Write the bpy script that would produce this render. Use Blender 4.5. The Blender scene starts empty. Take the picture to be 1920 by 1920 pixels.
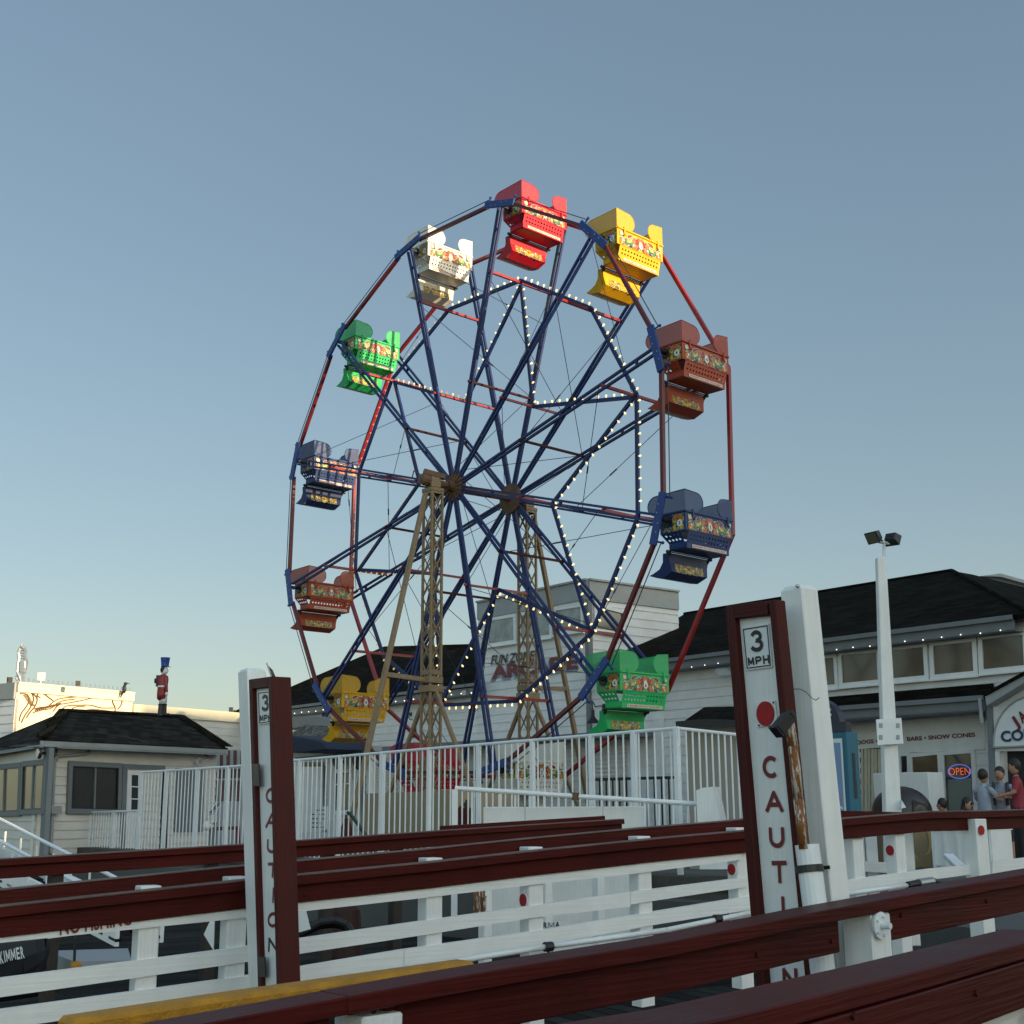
import bpy, bmesh, math, random
from math import radians, sin, cos, pi, sqrt, atan2
from mathutils import Vector, Matrix
random.seed(7)
V = Vector
C = bpy.context.scene.collection
scene = bpy.context.scene

# ------------------------------------------------------------------ camera
F, PITCH, ROLL, CZ = 2400.0, radians(12.861), radians(-0.2224), 1.7
_r = V((1, 0, 0)); _u = V((0, -sin(PITCH), cos(PITCH))); FWD = V((0, cos(PITCH), sin(PITCH)))
RT = _r * cos(ROLL) + _u * sin(ROLL); UP = -_r * sin(ROLL) + _u * cos(ROLL)
CAM = V((0, 0, CZ))
cd = bpy.data.cameras.new('camera'); cam = bpy.data.objects.new('camera', cd); C.objects.link(cam)
m = Matrix((RT, UP, -FWD)).transposed().to_4x4(); m.translation = CAM
cam.matrix_world = m
cd.sensor_width = 36; cd.lens = F / 1920 * 36; cd.clip_end = 4000; cd.clip_start = .05
scene.camera = cam

# ------------------------------------------------------------------ light
HD = V((.679, -.734, 0)); AD = V((.734, .679, 0))     # wheel plane direction, axle direction
SUN_EL = radians(11.0)
SUN_AZ = V((.80, -.60, 0)).normalized()
sdir = (SUN_AZ * cos(SUN_EL) + V((0, 0, sin(SUN_EL)))).normalized()
sl = bpy.data.lights.new('sun', 'SUN'); sl.energy = 4.8; sl.angle = radians(.5); sl.color = (1, .74, .44)
so = bpy.data.objects.new('sun', sl); C.objects.link(so); so.rotation_euler = sdir.to_track_quat('Z', 'Y').to_euler()
WEST_FILL = 2.55
w = bpy.data.worlds.new('World'); scene.world = w; w.use_nodes = True
nt = w.node_tree; bgn = nt.nodes['Background']
sky = nt.nodes.new('ShaderNodeTexSky'); sky.sky_type = 'NISHITA'; sky.sun_disc = False
sky.sun_elevation = SUN_EL; sky.sun_rotation = atan2(SUN_AZ.x, SUN_AZ.y)
sky.air_density = 1.0; sky.dust_density = .9; sky.ozone_density = 1.3; sky.altitude = 0
hs = nt.nodes.new('ShaderNodeHueSaturation'); hs.inputs['Saturation'].default_value = 1.17
gm = nt.nodes.new('ShaderNodeGamma'); gm.inputs[1].default_value = .60; nt.links.new(sky.outputs[0], gm.inputs[0]); nt.links.new(gm.outputs[0], hs.inputs['Color']); 
# sky behind the viewer multiplied up and warmed, an added fill light
tcw = nt.nodes.new('ShaderNodeTexCoord'); dp = nt.nodes.new('ShaderNodeVectorMath'); dp.operation = 'DOT_PRODUCT'; dp.inputs[1].default_value = (.35, -.93, .10)
nt.links.new(tcw.outputs['Generated'], dp.inputs[0]); mrw = nt.nodes.new('ShaderNodeMapRange'); mrw.interpolation_type = 'SMOOTHSTEP'; nt.links.new(dp.outputs['Value'], mrw.inputs['Value'])
mrw.inputs['From Min'].default_value = -.15; mrw.inputs['From Max'].default_value = .55; mrw.inputs['To Min'].default_value = 0; mrw.inputs['To Max'].default_value = 1; wm = nt.nodes.new('ShaderNodeMix'); wm.data_type = 'RGBA'; nt.links.new(mrw.outputs[0], wm.inputs[0]); wm.inputs[6].default_value = (1, 1, 1, 1); wm.inputs[7].default_value = (WEST_FILL * 1.03, WEST_FILL, WEST_FILL * .91, 1)
tint = nt.nodes.new('ShaderNodeMix'); tint.data_type = 'RGBA'; tint.blend_type = 'MULTIPLY'; tint.inputs[0].default_value = 1; tint.inputs[7].default_value = (.975, 1.005, 1.0, 1)
nt.links.new(hs.outputs[0], tint.inputs[6]); sc2 = nt.nodes.new('ShaderNodeVectorMath'); sc2.operation = 'MULTIPLY'; nt.links.new(tint.outputs[2], sc2.inputs[0]); nt.links.new(wm.outputs[2], sc2.inputs[1])
nt.links.new(sc2.outputs[0], bgn.inputs[0])
bgn.inputs[1].default_value = .15
scene.view_settings.view_transform = 'Standard'; scene.view_settings.look = 'None'
scene.view_settings.exposure = .74; scene.view_settings.gamma = 1
scene.cycles.max_bounces = 6

# ------------------------------------------------------------------ pixel -> world
def ray(px, py): return (FWD * F + RT * (px - 960) - UP * (py - 960)).normalized()
def P(px, py, Y):
    r = ray(px, py); return CAM + r * (Y / r.y)
def PZ(px, py, z):
    r = ray(px, py); return CAM + r * ((z - CZ) / r.z)
class Pl:                                # a vertical plane through two ground points
    def __init__(s, a, b):
        s.a = V((a[0], a[1], 0)); s.d = (V((b[0], b[1], 0)) - s.a).normalized()
        s.n = V((s.d.y, -s.d.x, 0))
        if s.n.dot(-s.a) < 0: s.n = -s.n           # towards the camera
    def at(s, px, py, off=0.0):
        r = ray(px, py); a = s.a + s.n * off
        t = (a - CAM).dot(s.n) / r.dot(s.n); return CAM + r * t
    def xy(s, px, off=0.0, py=1508):
        p = s.at(px, py, off); return V((p.x, p.y, 0))

# ------------------------------------------------------------------ materials
def lin(c): return tuple(x / 12.92 if x <= .04045 else ((x + .055) / 1.055) ** 2.4 for x in c)
MATS = {}
def mat(name, col, rough=.5, metal=0, var=.12, vs=3, bump=.0, bs=40, streak=0, chip=None, chipamt=.0, emit=None, est=1, alpha=1, spec=.5, coat=0, grain=1):
    if name in MATS: return MATS[name]
    M = bpy.data.materials.new(name); M.use_nodes = True; n = M.node_tree; b = n.nodes['Principled BSDF']
    L = n.links.new
    b.inputs['Roughness'].default_value = rough; b.inputs['Metallic'].default_value = metal
    b.inputs['Specular IOR Level'].default_value = spec; b.inputs['Coat Weight'].default_value = coat
    b.inputs['Base Color'].default_value = (*col, 1)
    uv = n.nodes.new('ShaderNodeUVMap'); tc = n.nodes.new('ShaderNodeTexCoord')
    colout = None
    if var:
        nz = n.nodes.new('ShaderNodeTexNoise'); nz.inputs['Scale'].default_value = vs; nz.inputs['Detail'].default_value = 8; nz.inputs['Roughness'].default_value = .65
        L(tc.outputs['Object'], nz.inputs['Vector'])
        mr = n.nodes.new('ShaderNodeMapRange'); L(nz.outputs['Fac'], mr.inputs['Value'])
        mr.inputs['From Min'].default_value = .3; mr.inputs['From Max'].default_value = .7
        mr.inputs['To Min'].default_value = 1 - var; mr.inputs['To Max'].default_value = 1 + var
        mx = n.nodes.new('ShaderNodeVectorMath'); mx.operation = 'SCALE'; mx.inputs[0].default_value = col
        L(mr.outputs[0], mx.inputs['Scale']); colout = mx.outputs[0]
        rr = n.nodes.new('ShaderNodeMapRange'); L(nz.outputs['Fac'], rr.inputs['Value'])
        rr.inputs['To Min'].default_value = max(0, rough - .15); rr.inputs['To Max'].default_value = min(1, rough + .15)
        L(rr.outputs[0], b.inputs['Roughness'])
    height = None
    if streak:
        mp = n.nodes.new('ShaderNodeMapping'); mp.inputs['Scale'].default_value = (1.2, 45, 1) if grain else (45, 1.2, 1)
        L(uv.outputs[0], mp.inputs[0]); sn = n.nodes.new('ShaderNodeTexNoise'); sn.inputs['Scale'].default_value = 1.6; sn.inputs['Detail'].default_value = 7
        L(mp.outputs[0], sn.inputs['Vector'])
        mr = n.nodes.new('ShaderNodeMapRange'); L(sn.outputs['Fac'], mr.inputs['Value']); mr.inputs['From Min'].default_value = .3; mr.inputs['From Max'].default_value = .7
        mr.inputs['To Min'].default_value = 1 - streak; mr.inputs['To Max'].default_value = 1 + streak * .6
        mx = n.nodes.new('ShaderNodeVectorMath'); mx.operation = 'SCALE'
        if colout: L(colout, mx.inputs[0])
        else: mx.inputs[0].default_value = col
        L(mr.outputs[0], mx.inputs['Scale']); colout = mx.outputs[0]; height = sn.outputs['Fac']
    if chip:
        cn = n.nodes.new('ShaderNodeTexNoise'); cn.inputs['Scale'].default_value = 9; cn.inputs['Detail'].default_value = 9; cn.inputs['Roughness'].default_value = .7
        mp = n.nodes.new('ShaderNodeMapping'); mp.inputs['Scale'].default_value = (.8, 3.2, 1); L(uv.outputs[0], mp.inputs[0]); L(mp.outputs[0], cn.inputs['Vector'])
        cr = n.nodes.new('ShaderNodeMapRange'); L(cn.outputs['Fac'], cr.inputs['Value'])
        cr.inputs['From Min'].default_value = chipamt; cr.inputs['From Max'].default_value = chipamt + .02
        mi = n.nodes.new('ShaderNodeMix'); mi.data_type = 'RGBA'; L(cr.outputs[0], mi.inputs[0])
        if colout: L(colout, mi.inputs[6])
        else: mi.inputs[6].default_value = (*col, 1)
        mi.inputs[7].default_value = (*chip, 1); colout = mi.outputs[2]
    if colout: L(colout, b.inputs['Base Color'])
    if bump:
        bp = n.nodes.new('ShaderNodeBump'); bp.inputs['Strength'].default_value = bump; bp.inputs['Distance'].default_value = .01
        if height is None:
            bn = n.nodes.new('ShaderNodeTexNoise'); bn.inputs['Scale'].default_value = bs; bn.inputs['Detail'].default_value = 5
            L(tc.outputs['Object'], bn.inputs['Vector']); height = bn.outputs['Fac']
        L(height, bp.inputs['Height']); L(bp.outputs[0], b.inputs['Normal'])
    if emit:
        b.inputs['Emission Color'].default_value = (*emit, 1); b.inputs['Emission Strength'].default_value = est
    if alpha < 1: b.inputs['Alpha'].default_value = alpha
    MATS[name] = M; return M

white = mat('white_painted_wood', (.80, .81, .79), .5, var=.07, vs=2.5, streak=.06, bump=.25, chip=(.30, .24, .17), chipamt=.73)
whitem = mat('white_painted_metal', (.76, .79, .80), .4, var=.06, vs=4, bump=.05, chip=(.30, .16, .07), chipamt=.77)
wsid = mat('white_siding', (.72, .725, .71), .6, var=.10, vs=1.3, streak=.07, bump=.15)
wtrim = mat('white_trim', (.76, .77, .76), .5, var=.06, vs=3, bump=.1)
cream = mat('cream_siding', (.66, .645, .585), .6, var=.08, vs=1.5, streak=.06, bump=.15)
grey = mat('grey_trim_paint', (.17, .19, .20), .6, var=.1, vs=2, streak=.06, bump=.1)
lgrey = mat('light_grey_trim', (.32, .34, .34), .6, var=.1, vs=2, streak=.05, bump=.1)
redr = mat('oxblood_rail_paint', (.062, .0052, .0034), .52, var=.32, vs=1.6, streak=.06, bump=.28, chip=(.17, .07, .05), chipamt=.715, spec=.18)
redf = mat('red_brown_frame_paint', (.060, .0075, .0050), .55, var=.2, vs=4, streak=.12, bump=.4, chip=(.4, .3, .25), chipamt=.735, spec=.2)
yellowc = mat('yellow_curb_paint', (.42, .19, .005), .65, var=.25, vs=12, bump=.6, bs=90, chip=(.18, .10, .03), chipamt=.70)
blue = mat('wheel_blue_paint', (.0048, .020, .110), .5, var=.25, vs=5, bump=.1, chip=(.04, .03, .03), chipamt=.72)
bluep = mat('bracket_blue_paint', (.008, .042, .20), .4, var=.2, vs=8, bump=.2, chip=(.3, .3, .32), chipamt=.70)
rimd = mat('wheel_red_painted_shade', (.11, .007, .009), .4, var=.25, vs=5, bump=.1)  # wheel red darkened: the near rim's unlit look put into its colour
rimr = mat('wheel_red_paint', (.27, .012, .016), .35, var=.25, vs=5, bump=.1, chip=(.05, .03, .03), chipamt=.73)
tan = mat('tower_tan_paint', (.25, .175, .10), .6, var=.2, vs=6, bump=.3, chip=(.10, .04, .015), chipamt=.66)
rustm = mat('rusty_brown_metal', (.16, .09, .05), .7, .3, var=.4, vs=9, bump=.5)
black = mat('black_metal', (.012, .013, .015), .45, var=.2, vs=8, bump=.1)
rubber = mat('black_rubber', (.018, .018, .02), .7, var=.2, vs=8)
wire = mat('steel_wire', (.06, .06, .065), .5, .6, var=0)
timber = mat('dark_wet_timber', (.030, .024, .018), .8, var=.3, vs=4, streak=.2)
steel = mat('galvanised_steel', (.45, .46, .47), .35, .8, var=.15, vs=10)
glass = mat('window_glass_dark', (.02, .022, .022), .06, var=0, spec=.9)
glassb = mat('window_glass_blinds', (.15, .135, .095), .12, var=.15, vs=2, streak=.25, spec=.8)
glassd = mat('dark_blinds_glass', (.040, .038, .032), .15, var=.15, vs=2, streak=.3, spec=.6)
glasst = mat('glass_with_painted_tan_reflection', (.085, .064, .036), .05, var=.2, vs=1.2, spec=.95)  # tan evening reflection put into the base colour of the glass
rtop = mat('worn_rail_top', (.145, .095, .085), .7, var=.3, vs=3, streak=.2, bump=.3)
concrete = mat('concrete', (.085, .08, .068), .85, var=.28, vs=1.7, bump=.6, bs=30)
tarp = mat('tan_tarpaulin', (.30, .245, .16), .7, var=.12, vs=1.5, bump=.5, bs=5)
stucco = mat('tan_stucco', (.45, .36, .25), .9, var=.1, vs=.5)
bulbm = mat('lit_bulb_glass', (1, .9, .6), .3, var=0, emit=(1, .74, .30), est=.85)
bulbd = mat('dim_bulb_glass', (.75, .65, .42), .3, var=0, emit=(1, .74, .32), est=.22)
ledm = mat('lit_white_led', (1, 1, 1), .3, var=0, emit=(1, .88, .72), est=1.1)
refl = mat('red_reflector', (.36, .010, .013), .5, var=.2, vs=30, bump=.2, bs=300, spec=.3)
letr = mat('red_brown_lettering', (.16, .014, .018), .5, var=.15, vs=20)
letk = mat('black_lettering', (.012, .012, .014), .5, var=0)
signw = mat('white_sign_sheet', (.72, .75, .75), .35, var=.05, vs=10)
skin = mat('skin', (.42, .22, .15), .55, var=.08, vs=12)
hairm = mat('dark_hair', (.018, .013, .010), .6, var=.3, vs=40, bump=.4)

def roofmat(name, col, row=.2, wid=.42):
    M = bpy.data.materials.new(name); M.use_nodes = True; n = M.node_tree; b = n.nodes['Principled BSDF']; L = n.links.new
    b.inputs['Roughness'].default_value = .9; b.inputs['Specular IOR Level'].default_value = .03
    uv = n.nodes.new('ShaderNodeUVMap'); br = n.nodes.new('ShaderNodeTexBrick')
    br.inputs['Scale'].default_value = 1; br.inputs['Brick Width'].default_value = wid; br.inputs['Row Height'].default_value = row
    br.inputs['Mortar Size'].default_value = .012; br.inputs['Mortar Smooth'].default_value = .3
    c = col; br.inputs['Color1'].default_value = (*[x * 1.55 for x in c], 1); br.inputs['Color2'].default_value = (*[x * .55 for x in c], 1); br.inputs['Mortar'].default_value = (*[x * .35 for x in c], 1)
    dn = n.nodes.new('ShaderNodeTexNoise'); dn.inputs['Scale'].default_value = 1.3; dn.inputs['Detail'].default_value = 4
    L(uv.outputs[0], dn.inputs['Vector'])
    vm = n.nodes.new('ShaderNodeVectorMath'); vm.operation = 'MULTIPLY_ADD'; L(dn.outputs['Color'], vm.inputs[0]); vm.inputs[1].default_value = (.06, .06, 0); L(uv.outputs[0], vm.inputs[2])
    L(vm.outputs[0], br.inputs['Vector'])
    nz = n.nodes.new('ShaderNodeTexNoise'); nz.inputs['Scale'].default_value = .8; nz.inputs['Detail'].default_value = 9; nz.inputs['Roughness'].default_value = .7; L(uv.outputs[0], nz.inputs['Vector'])
    mr = n.nodes.new('ShaderNodeMapRange'); L(nz.outputs['Fac'], mr.inputs['Value']); mr.inputs['From Min'].default_value = .3; mr.inputs['From Max'].default_value = .7; mr.inputs['To Min'].default_value = .6; mr.inputs['To Max'].default_value = 1.45
    mx = n.nodes.new('ShaderNodeVectorMath'); mx.operation = 'SCALE'; L(br.outputs['Color'], mx.inputs[0]); L(mr.outputs[0], mx.inputs['Scale']); L(mx.outputs[0], b.inputs['Base Color'])
    bp = n.nodes.new('ShaderNodeBump'); bp.inputs['Strength'].default_value = .9; bp.inputs['Distance'].default_value = .02; bp.invert = True
    L(br.outputs['Fac'], bp.inputs['Height']); L(bp.outputs[0], b.inputs['Normal'])
    return M
shingle = roofmat('dark_brown_shingles', (.0095, .0088, .0062))
shingle2 = roofmat('grey_shingles', (.028, .026, .021), .17, .36)
shake = roofmat('weathered_wood_shakes', (.16, .15, .13), .16, .14)
planks = roofmat('deck_planks', (.022, .022, .020), .14, 3.6)
planks.node_tree.nodes['Principled BSDF'].inputs['Roughness'].default_value = .75
pave = mat('promenade_paving', (.085, .085, .08), .85, var=.2, vs=.8, bump=.4, bs=20)

def watermat():
    M = bpy.data.materials.new('harbour_water'); M.use_nodes = True; n = M.node_tree; b = n.nodes['Principled BSDF']
    b.inputs['Base Color'].default_value = (.01, .02, .022, 1); b.inputs['Roughness'].default_value = .08
    t = n.nodes.new('ShaderNodeTexNoise'); t.inputs['Scale'].default_value = 2.2; t.inputs['Detail'].default_value = 4
    tc = n.nodes.new('ShaderNodeTexCoord'); n.links.new(tc.outputs['Object'], t.inputs['Vector'])
    bp = n.nodes.new('ShaderNodeBump'); bp.inputs['Distance'].default_value = .1; bp.inputs['Strength'].default_value = .5
    n.links.new(t.outputs['Fac'], bp.inputs['Height']); n.links.new(bp.outputs[0], b.inputs['Normal']); return M
def perf(name, col, a=.62):             # perforated sheet: part of the light passes through the tiny holes
    M = bpy.data.materials.new(name); M.use_nodes = True; n = M.node_tree; b = n.nodes['Principled BSDF']
    b.inputs['Base Color'].default_value = (*col, 1); b.inputs['Roughness'].default_value = .45
    uv = n.nodes.new('ShaderNodeUVMap'); vo = n.nodes.new('ShaderNodeTexVoronoi'); vo.inputs['Scale'].default_value = 55; vo.inputs['Randomness'].default_value = .0
    n.links.new(uv.outputs[0], vo.inputs['Vector'])
    mr = n.nodes.new('ShaderNodeMapRange'); n.links.new(vo.outputs['Distance'], mr.inputs['Value'])
    mr.inputs['From Min'].default_value = .22; mr.inputs['From Max'].default_value = .30; mr.inputs['To Min'].default_value = .12; mr.inputs['To Max'].default_value = 1
    n.links.new(mr.outputs[0], b.inputs['Alpha']); return M

# ------------------------------------------------------------------ mesh builder
UPZ = V((0, 0, 1))
def wloc(o):
    L = V((0, 0, 0))
    while o is not None: L += o.location; o = o.parent
    return L
class MB:
    def __init__(s): s.v = []; s.f = []; s.mi = []; s.g = []
    def face(s, pts, mi=0, g=None):
        k = len(s.v); s.v += [V(p) for p in pts]; s.f.append(list(range(k, k + len(pts)))); s.mi.append(mi); s.g.append(g)
    def hexa(s, a, b, mi=0, g=None):    # a, b: matching loops of n points (bottom, top)
        n = len(a); c = sum((V(p) for p in list(a) + list(b)), V((0, 0, 0))) / (2 * n)
        def f(pts):
            nn = V((0, 0, 0))
            for i in range(1, len(pts) - 1): nn += (V(pts[i]) - V(pts[0])).cross(V(pts[i + 1]) - V(pts[0]))
            m_ = sum((V(p) for p in pts), V((0, 0, 0))) / len(pts)
            if nn.dot(m_ - c) < 0: pts = list(reversed(pts))
            s.face(pts, mi, g)
        f(list(a)); f(list(b))
        for i in range(n): f([a[i], a[(i + 1) % n], b[(i + 1) % n], b[i]])
        return s
    def slab(s, pts, off, mi=0, g=None): # polygon extruded by vector off
        off = V(off); return s.hexa([V(p) for p in pts], [V(p) + off for p in pts], mi, g)
    def beam(s, p1, p2, w_, h_, up=UPZ, mi=0, w2=None, h2=None):
        p1, p2 = V(p1), V(p2); d = (p2 - p1).normalized(); x = d.cross(V(up))
        if x.length < 1e-4: x = d.cross(V((1, 0, 0)))
        x.normalize(); y = x.cross(d)
        def q(p, a, b): return [p - x * a / 2 - y * b / 2, p + x * a / 2 - y * b / 2, p + x * a / 2 + y * b / 2, p - x * a / 2 + y * b / 2]
        return s.hexa(q(p1, w_, h_), q(p2, w2 or w_, h2 or h_), mi, d)
    def box(s, c, sx, sy, sz, dx=V((1, 0, 0)), mi=0):   # c = centre of bottom
        dx = V(dx).normalized(); dy = UPZ.cross(dx); c = V(c)
        q = [c + dx * a * sx / 2 + dy * b * sy / 2 for a, b in ((-1, -1), (1, -1), (1, 1), (-1, 1))]
        return s.hexa(q, [p + UPZ * sz for p in q], mi, dx if sx >= sz else UPZ)
    def tube(s, p1, p2, r, n=8, mi=0, r2=None):
        p1, p2 = V(p1), V(p2); d = (p2 - p1).normalized(); x = d.orthogonal().normalized(); y = d.cross(x); r2 = r if r2 is None else r2
        a = [p1 + (x * cos(2 * pi * i / n) + y * sin(2 * pi * i / n)) * r for i in range(n)]
        b = [p2 + (x * cos(2 * pi * i / n) + y * sin(2 * pi * i / n)) * r2 for i in range(n)]
        return s.hexa(a, b, mi, d)
    def path(s, pts, r, n=6, mi=0):
        for a, b in zip(pts, pts[1:]): s.tube(a, b, r, n, mi)
        return s
    def ball(s, c, r, sx=1, sy=1, sz=1, nu=12, nv=8, mi=0):
        c = V(c)
        def q(i, j):
            t = pi * j / nv; f = 2 * pi * i / nu; return c + V((r * sx * sin(t) * cos(f), r * sy * sin(t) * sin(f), r * sz * cos(t)))
        for j in range(nv):
            for i in range(nu):
                pp = [q(i, j), q(i, j + 1), q(i + 1, j + 1), q(i + 1, j)]
                if j == 0: pp = [pp[0], pp[1], pp[2]]
                if j == nv - 1: pp = [pp[0], pp[1], pp[3]]
                s.face(pp, mi)
        return s
    def lathe(s, c, prof, n=16, mi=0, ax=UPZ):   # prof [(r, h)]
        c = V(c); ax = V(ax).normalized(); x = ax.orthogonal().normalized(); y = ax.cross(x)
        R = [[c + ax * h + (x * cos(2 * pi * i / n) + y * sin(2 * pi * i / n)) * r for i in range(n)] for r, h in prof]
        for a, b in zip(R, R[1:]):
            for i in range(n): s.face([a[i], a[(i + 1) % n], b[(i + 1) % n], b[i]], mi, ax)
        s.face(list(reversed(R[0])), mi); s.face(R[-1], mi); return s
    def disc(s, c, nrm, r, th=.01, n=20, mi=0, sx=1, up=UPZ):
        c = V(c); nrm = V(nrm).normalized(); x = V(up).cross(nrm).normalized(); y = nrm.cross(x)
        return s.slab([c + x * r * sx * cos(2 * pi * i / n) + y * r * sin(2 * pi * i / n) for i in range(n)], nrm * th, mi)
    def build(s, name, mats, parent=None, label=None, cat=None, group=None, kind=None, smooth=False, bevel=0):
        mats = mats if isinstance(mats, (list, tuple)) else [mats]
        if parent is not None: org = wloc(parent)
        else:
            xs = [p.x for p in s.v]; ys = [p.y for p in s.v]; org = V(((min(xs) + max(xs)) / 2, (min(ys) + max(ys)) / 2, min(p.z for p in s.v)))
        me = bpy.data.meshes.new(name); me.from_pydata([p - org for p in s.v], [], s.f)
        for q in mats: me.materials.append(q)
        ul = me.uv_layers.new(name='UVMap')
        for po, mi, g in zip(me.polygons, s.mi, s.g):
            po.material_index = mi; po.use_smooth = smooth; nn = po.normal
            g = V(g) if g is not None else (V((0, 0, 1)) if abs(nn.z) < .9 else V((1, 0, 0)))
            if g is not None and abs(nn.dot(g)) > .95: g = nn.orthogonal()
            gu = (g - nn * nn.dot(g)); gu = gu.normalized() if gu.length > 1e-6 else nn.orthogonal(); gv = nn.cross(gu)
            for li in po.loop_indices:
                p = me.vertices[me.loops[li].vertex_index].co + org; ul.data[li].uv = (p.dot(gu), p.dot(gv))
        if smooth or bevel:
            bm = bmesh.new(); bm.from_mesh(me); bmesh.ops.remove_doubles(bm, verts=bm.verts, dist=1e-5)
            if bevel:
                ed = [e for e in bm.edges if len(e.link_faces) == 2 and e.calc_face_angle(0) > .6]
                bmesh.ops.bevel(bm, geom=ed, offset=bevel, segments=1, affect='EDGES', clamp_overlap=True)
            bm.to_mesh(me); bm.free()
        o = bpy.data.objects.new(name, me); C.objects.link(o)
        if parent is not None: o.parent = parent
        else: o.location = org
        return tag(o, label, cat, group, kind)
def tag(o, label=None, cat=None, group=None, kind=None):
    if label: o['label'] = label
    if cat: o['category'] = cat
    if group: o['group'] = group
    if kind: o['kind'] = kind
    return o
def empty(name, loc, label=None, cat=None, group=None):
    o = bpy.data.objects.new(name, None); C.objects.link(o); o.location = V(loc); o.empty_display_size = .2
    return tag(o, label, cat, group)
def copy_tree(o, parent=None):
    c = o.copy(); C.objects.link(c); c.parent = parent
    for ch in list(o.children): copy_tree(ch, c)
    return c
def text_mb(txt, p0, p1, height, nrm, depth=.006, bold=0, shear=0, mb=None, mi=0, fit=True, center=False, size=None, up=None):
    """lettering lying in the plane of p0->p1, its cap height = height, front face along nrm"""
    cu = bpy.data.curves.new('t', 'FONT'); cu.body = txt; cu.size = 1; cu.offset = bold; cu.shear = shear; cu.resolution_u = 3
    to = bpy.data.objects.new('t', cu); C.objects.link(to); bpy.context.view_layer.update()
    me = bpy.data.meshes.new_from_object(to.evaluated_get(bpy.context.evaluated_depsgraph_get()))
    bpy.data.objects.remove(to); bpy.data.curves.remove(cu)
    xs = [v.co.x for v in me.vertices]; ys = [v.co.y for v in me.vertices]
    x0, x1 = min(xs), max(xs); y0, y1 = min(ys), max(ys); y0 = 0 if 'Q' not in txt else y0
    p0, p1 = V(p0), V(p1); nrm = V(nrm).normalized(); dx = p1 - p0; W_ = dx.length; dx.normalize()
    upv = V(up) if up is not None else (UPZ - dx * UPZ.dot(dx)).normalized()
    sy = height / (y1 - y0); sx = W_ / (x1 - x0) if fit else sy
    ox = (W_ - (x1 - x0) * sx) / 2 if center else 0
    mb = mb or MB()
    for po in me.polygons:
        pts = [p0 + dx * (ox + (me.vertices[i].co.x - x0) * sx) + upv * ((me.vertices[i].co.y - y0) * sy) + nrm * depth for i in po.vertices]
        n2 = (pts[1] - pts[0]).cross(pts[2] - pts[0])
        if n2.dot(nrm) < 0: pts.reverse()
        mb.face(pts, mi)
    bpy.data.meshes.remove(me); return mb
def _arc(cx, cy, rx, ry, a0, a1, n=14): return [(cx + rx * cos(radians(a0 + (a1 - a0) * i / n)), cy + ry * sin(radians(a0 + (a1 - a0) * i / n))) for i in range(n + 1)]
GLY = {'C': [_arc(.5, .5, .5, .5, 50, 310, 20)], 'O': [_arc(.5, .5, .5, .5, 0, 360, 24)], 'A': [[(0, 0), (.5, 1)], [(.5, 1), (1, 0)], [(.19, .33), (.81, .33)]], 'U': [[(0, 1), (0, .42)] + _arc(.5, .42, .5, .42, 180, 360, 14) + [(1, 1)]],
       'T': [[(0, 1), (1, 1)], [(.5, 1), (.5, 0)]], 'I': [[(.5, 1), (.5, 0)]], 'N': [[(0, 0), (0, 1)], [(0, 1), (1, 0)], [(1, 0), (1, 1)]], 'M': [[(0, 0), (0, 1)], [(0, 1), (.5, .2)], [(.5, .2), (1, 1)], [(1, 1), (1, 0)]],
       'P': [[(0, 0), (0, 1), (.55, 1)] + _arc(.62, .735, .38, .265, 90, -90, 10) + [(0, .47)]], 'H': [[(0, 0), (0, 1)], [(1, 0), (1, 1)], [(0, .5), (1, .5)]],
       '3': [_arc(.48, .76, .46, .24, 160, -90, 14) + _arc(.46, .265, .54, .265, 90, -160, 16)]}
def glyph(mb, ch, o, X, Y, nrm, st, mi=0, lift=.002):
    '''block letter: o = lower left corner, X and Y = full width and height vectors, st = stroke width'''
    nrm = V(nrm).normalized(); ux, uy = X.normalized(), Y.normalized(); w_, h_ = X.length - st, Y.length - st; k = 0
    for line in GLY[ch]:
        P_ = [o + ux * (st / 2 + x * max(w_, 0)) + uy * (st / 2 + y * h_) for x, y in line]
        for a, b in zip(P_, P_[1:]):
            d = (b - a).normalized(); s_ = nrm.cross(d) * st / 2; e_ = d * st * (.5 if len(line) == 2 and ch not in 'AMN' else (.28 if ch in 'AMN' else .12)); z = nrm * (lift + k * .00006); k += 1
            q = [a - e_ - s_ + z, b + e_ - s_ + z, b + e_ + s_ + z, a - e_ + s_ + z]
            if (q[1] - q[0]).cross(q[2] - q[0]).dot(nrm) < 0: q.reverse()
            mb.face(q, mi)
    return mb
def text_cells(txt, p0, p1, height, nrm, depth, st):
    '''lettering set character by character; M is drawn as a block letter'''
    wd = [.45 if c == 'I' else (1.15 if c == 'M' else .95) for c in txt]; tot = sum(wd); mb = MB(); x = 0; d = p1 - p0; up = (UPZ - d.normalized() * UPZ.dot(d.normalized())).normalized()
    for c, w_ in zip(txt, wd):
        a = p0 + d * ((x + .10) / tot); b = p0 + d * ((x + w_ - .10) / tot)
        if c in 'MI': glyph(mb, c, a, b - a, up * height, nrm, st, 0, depth)
        else: text_mb(c, a, b, height, nrm, depth, .03, mb=mb)
        x += w_
    return mb
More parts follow.
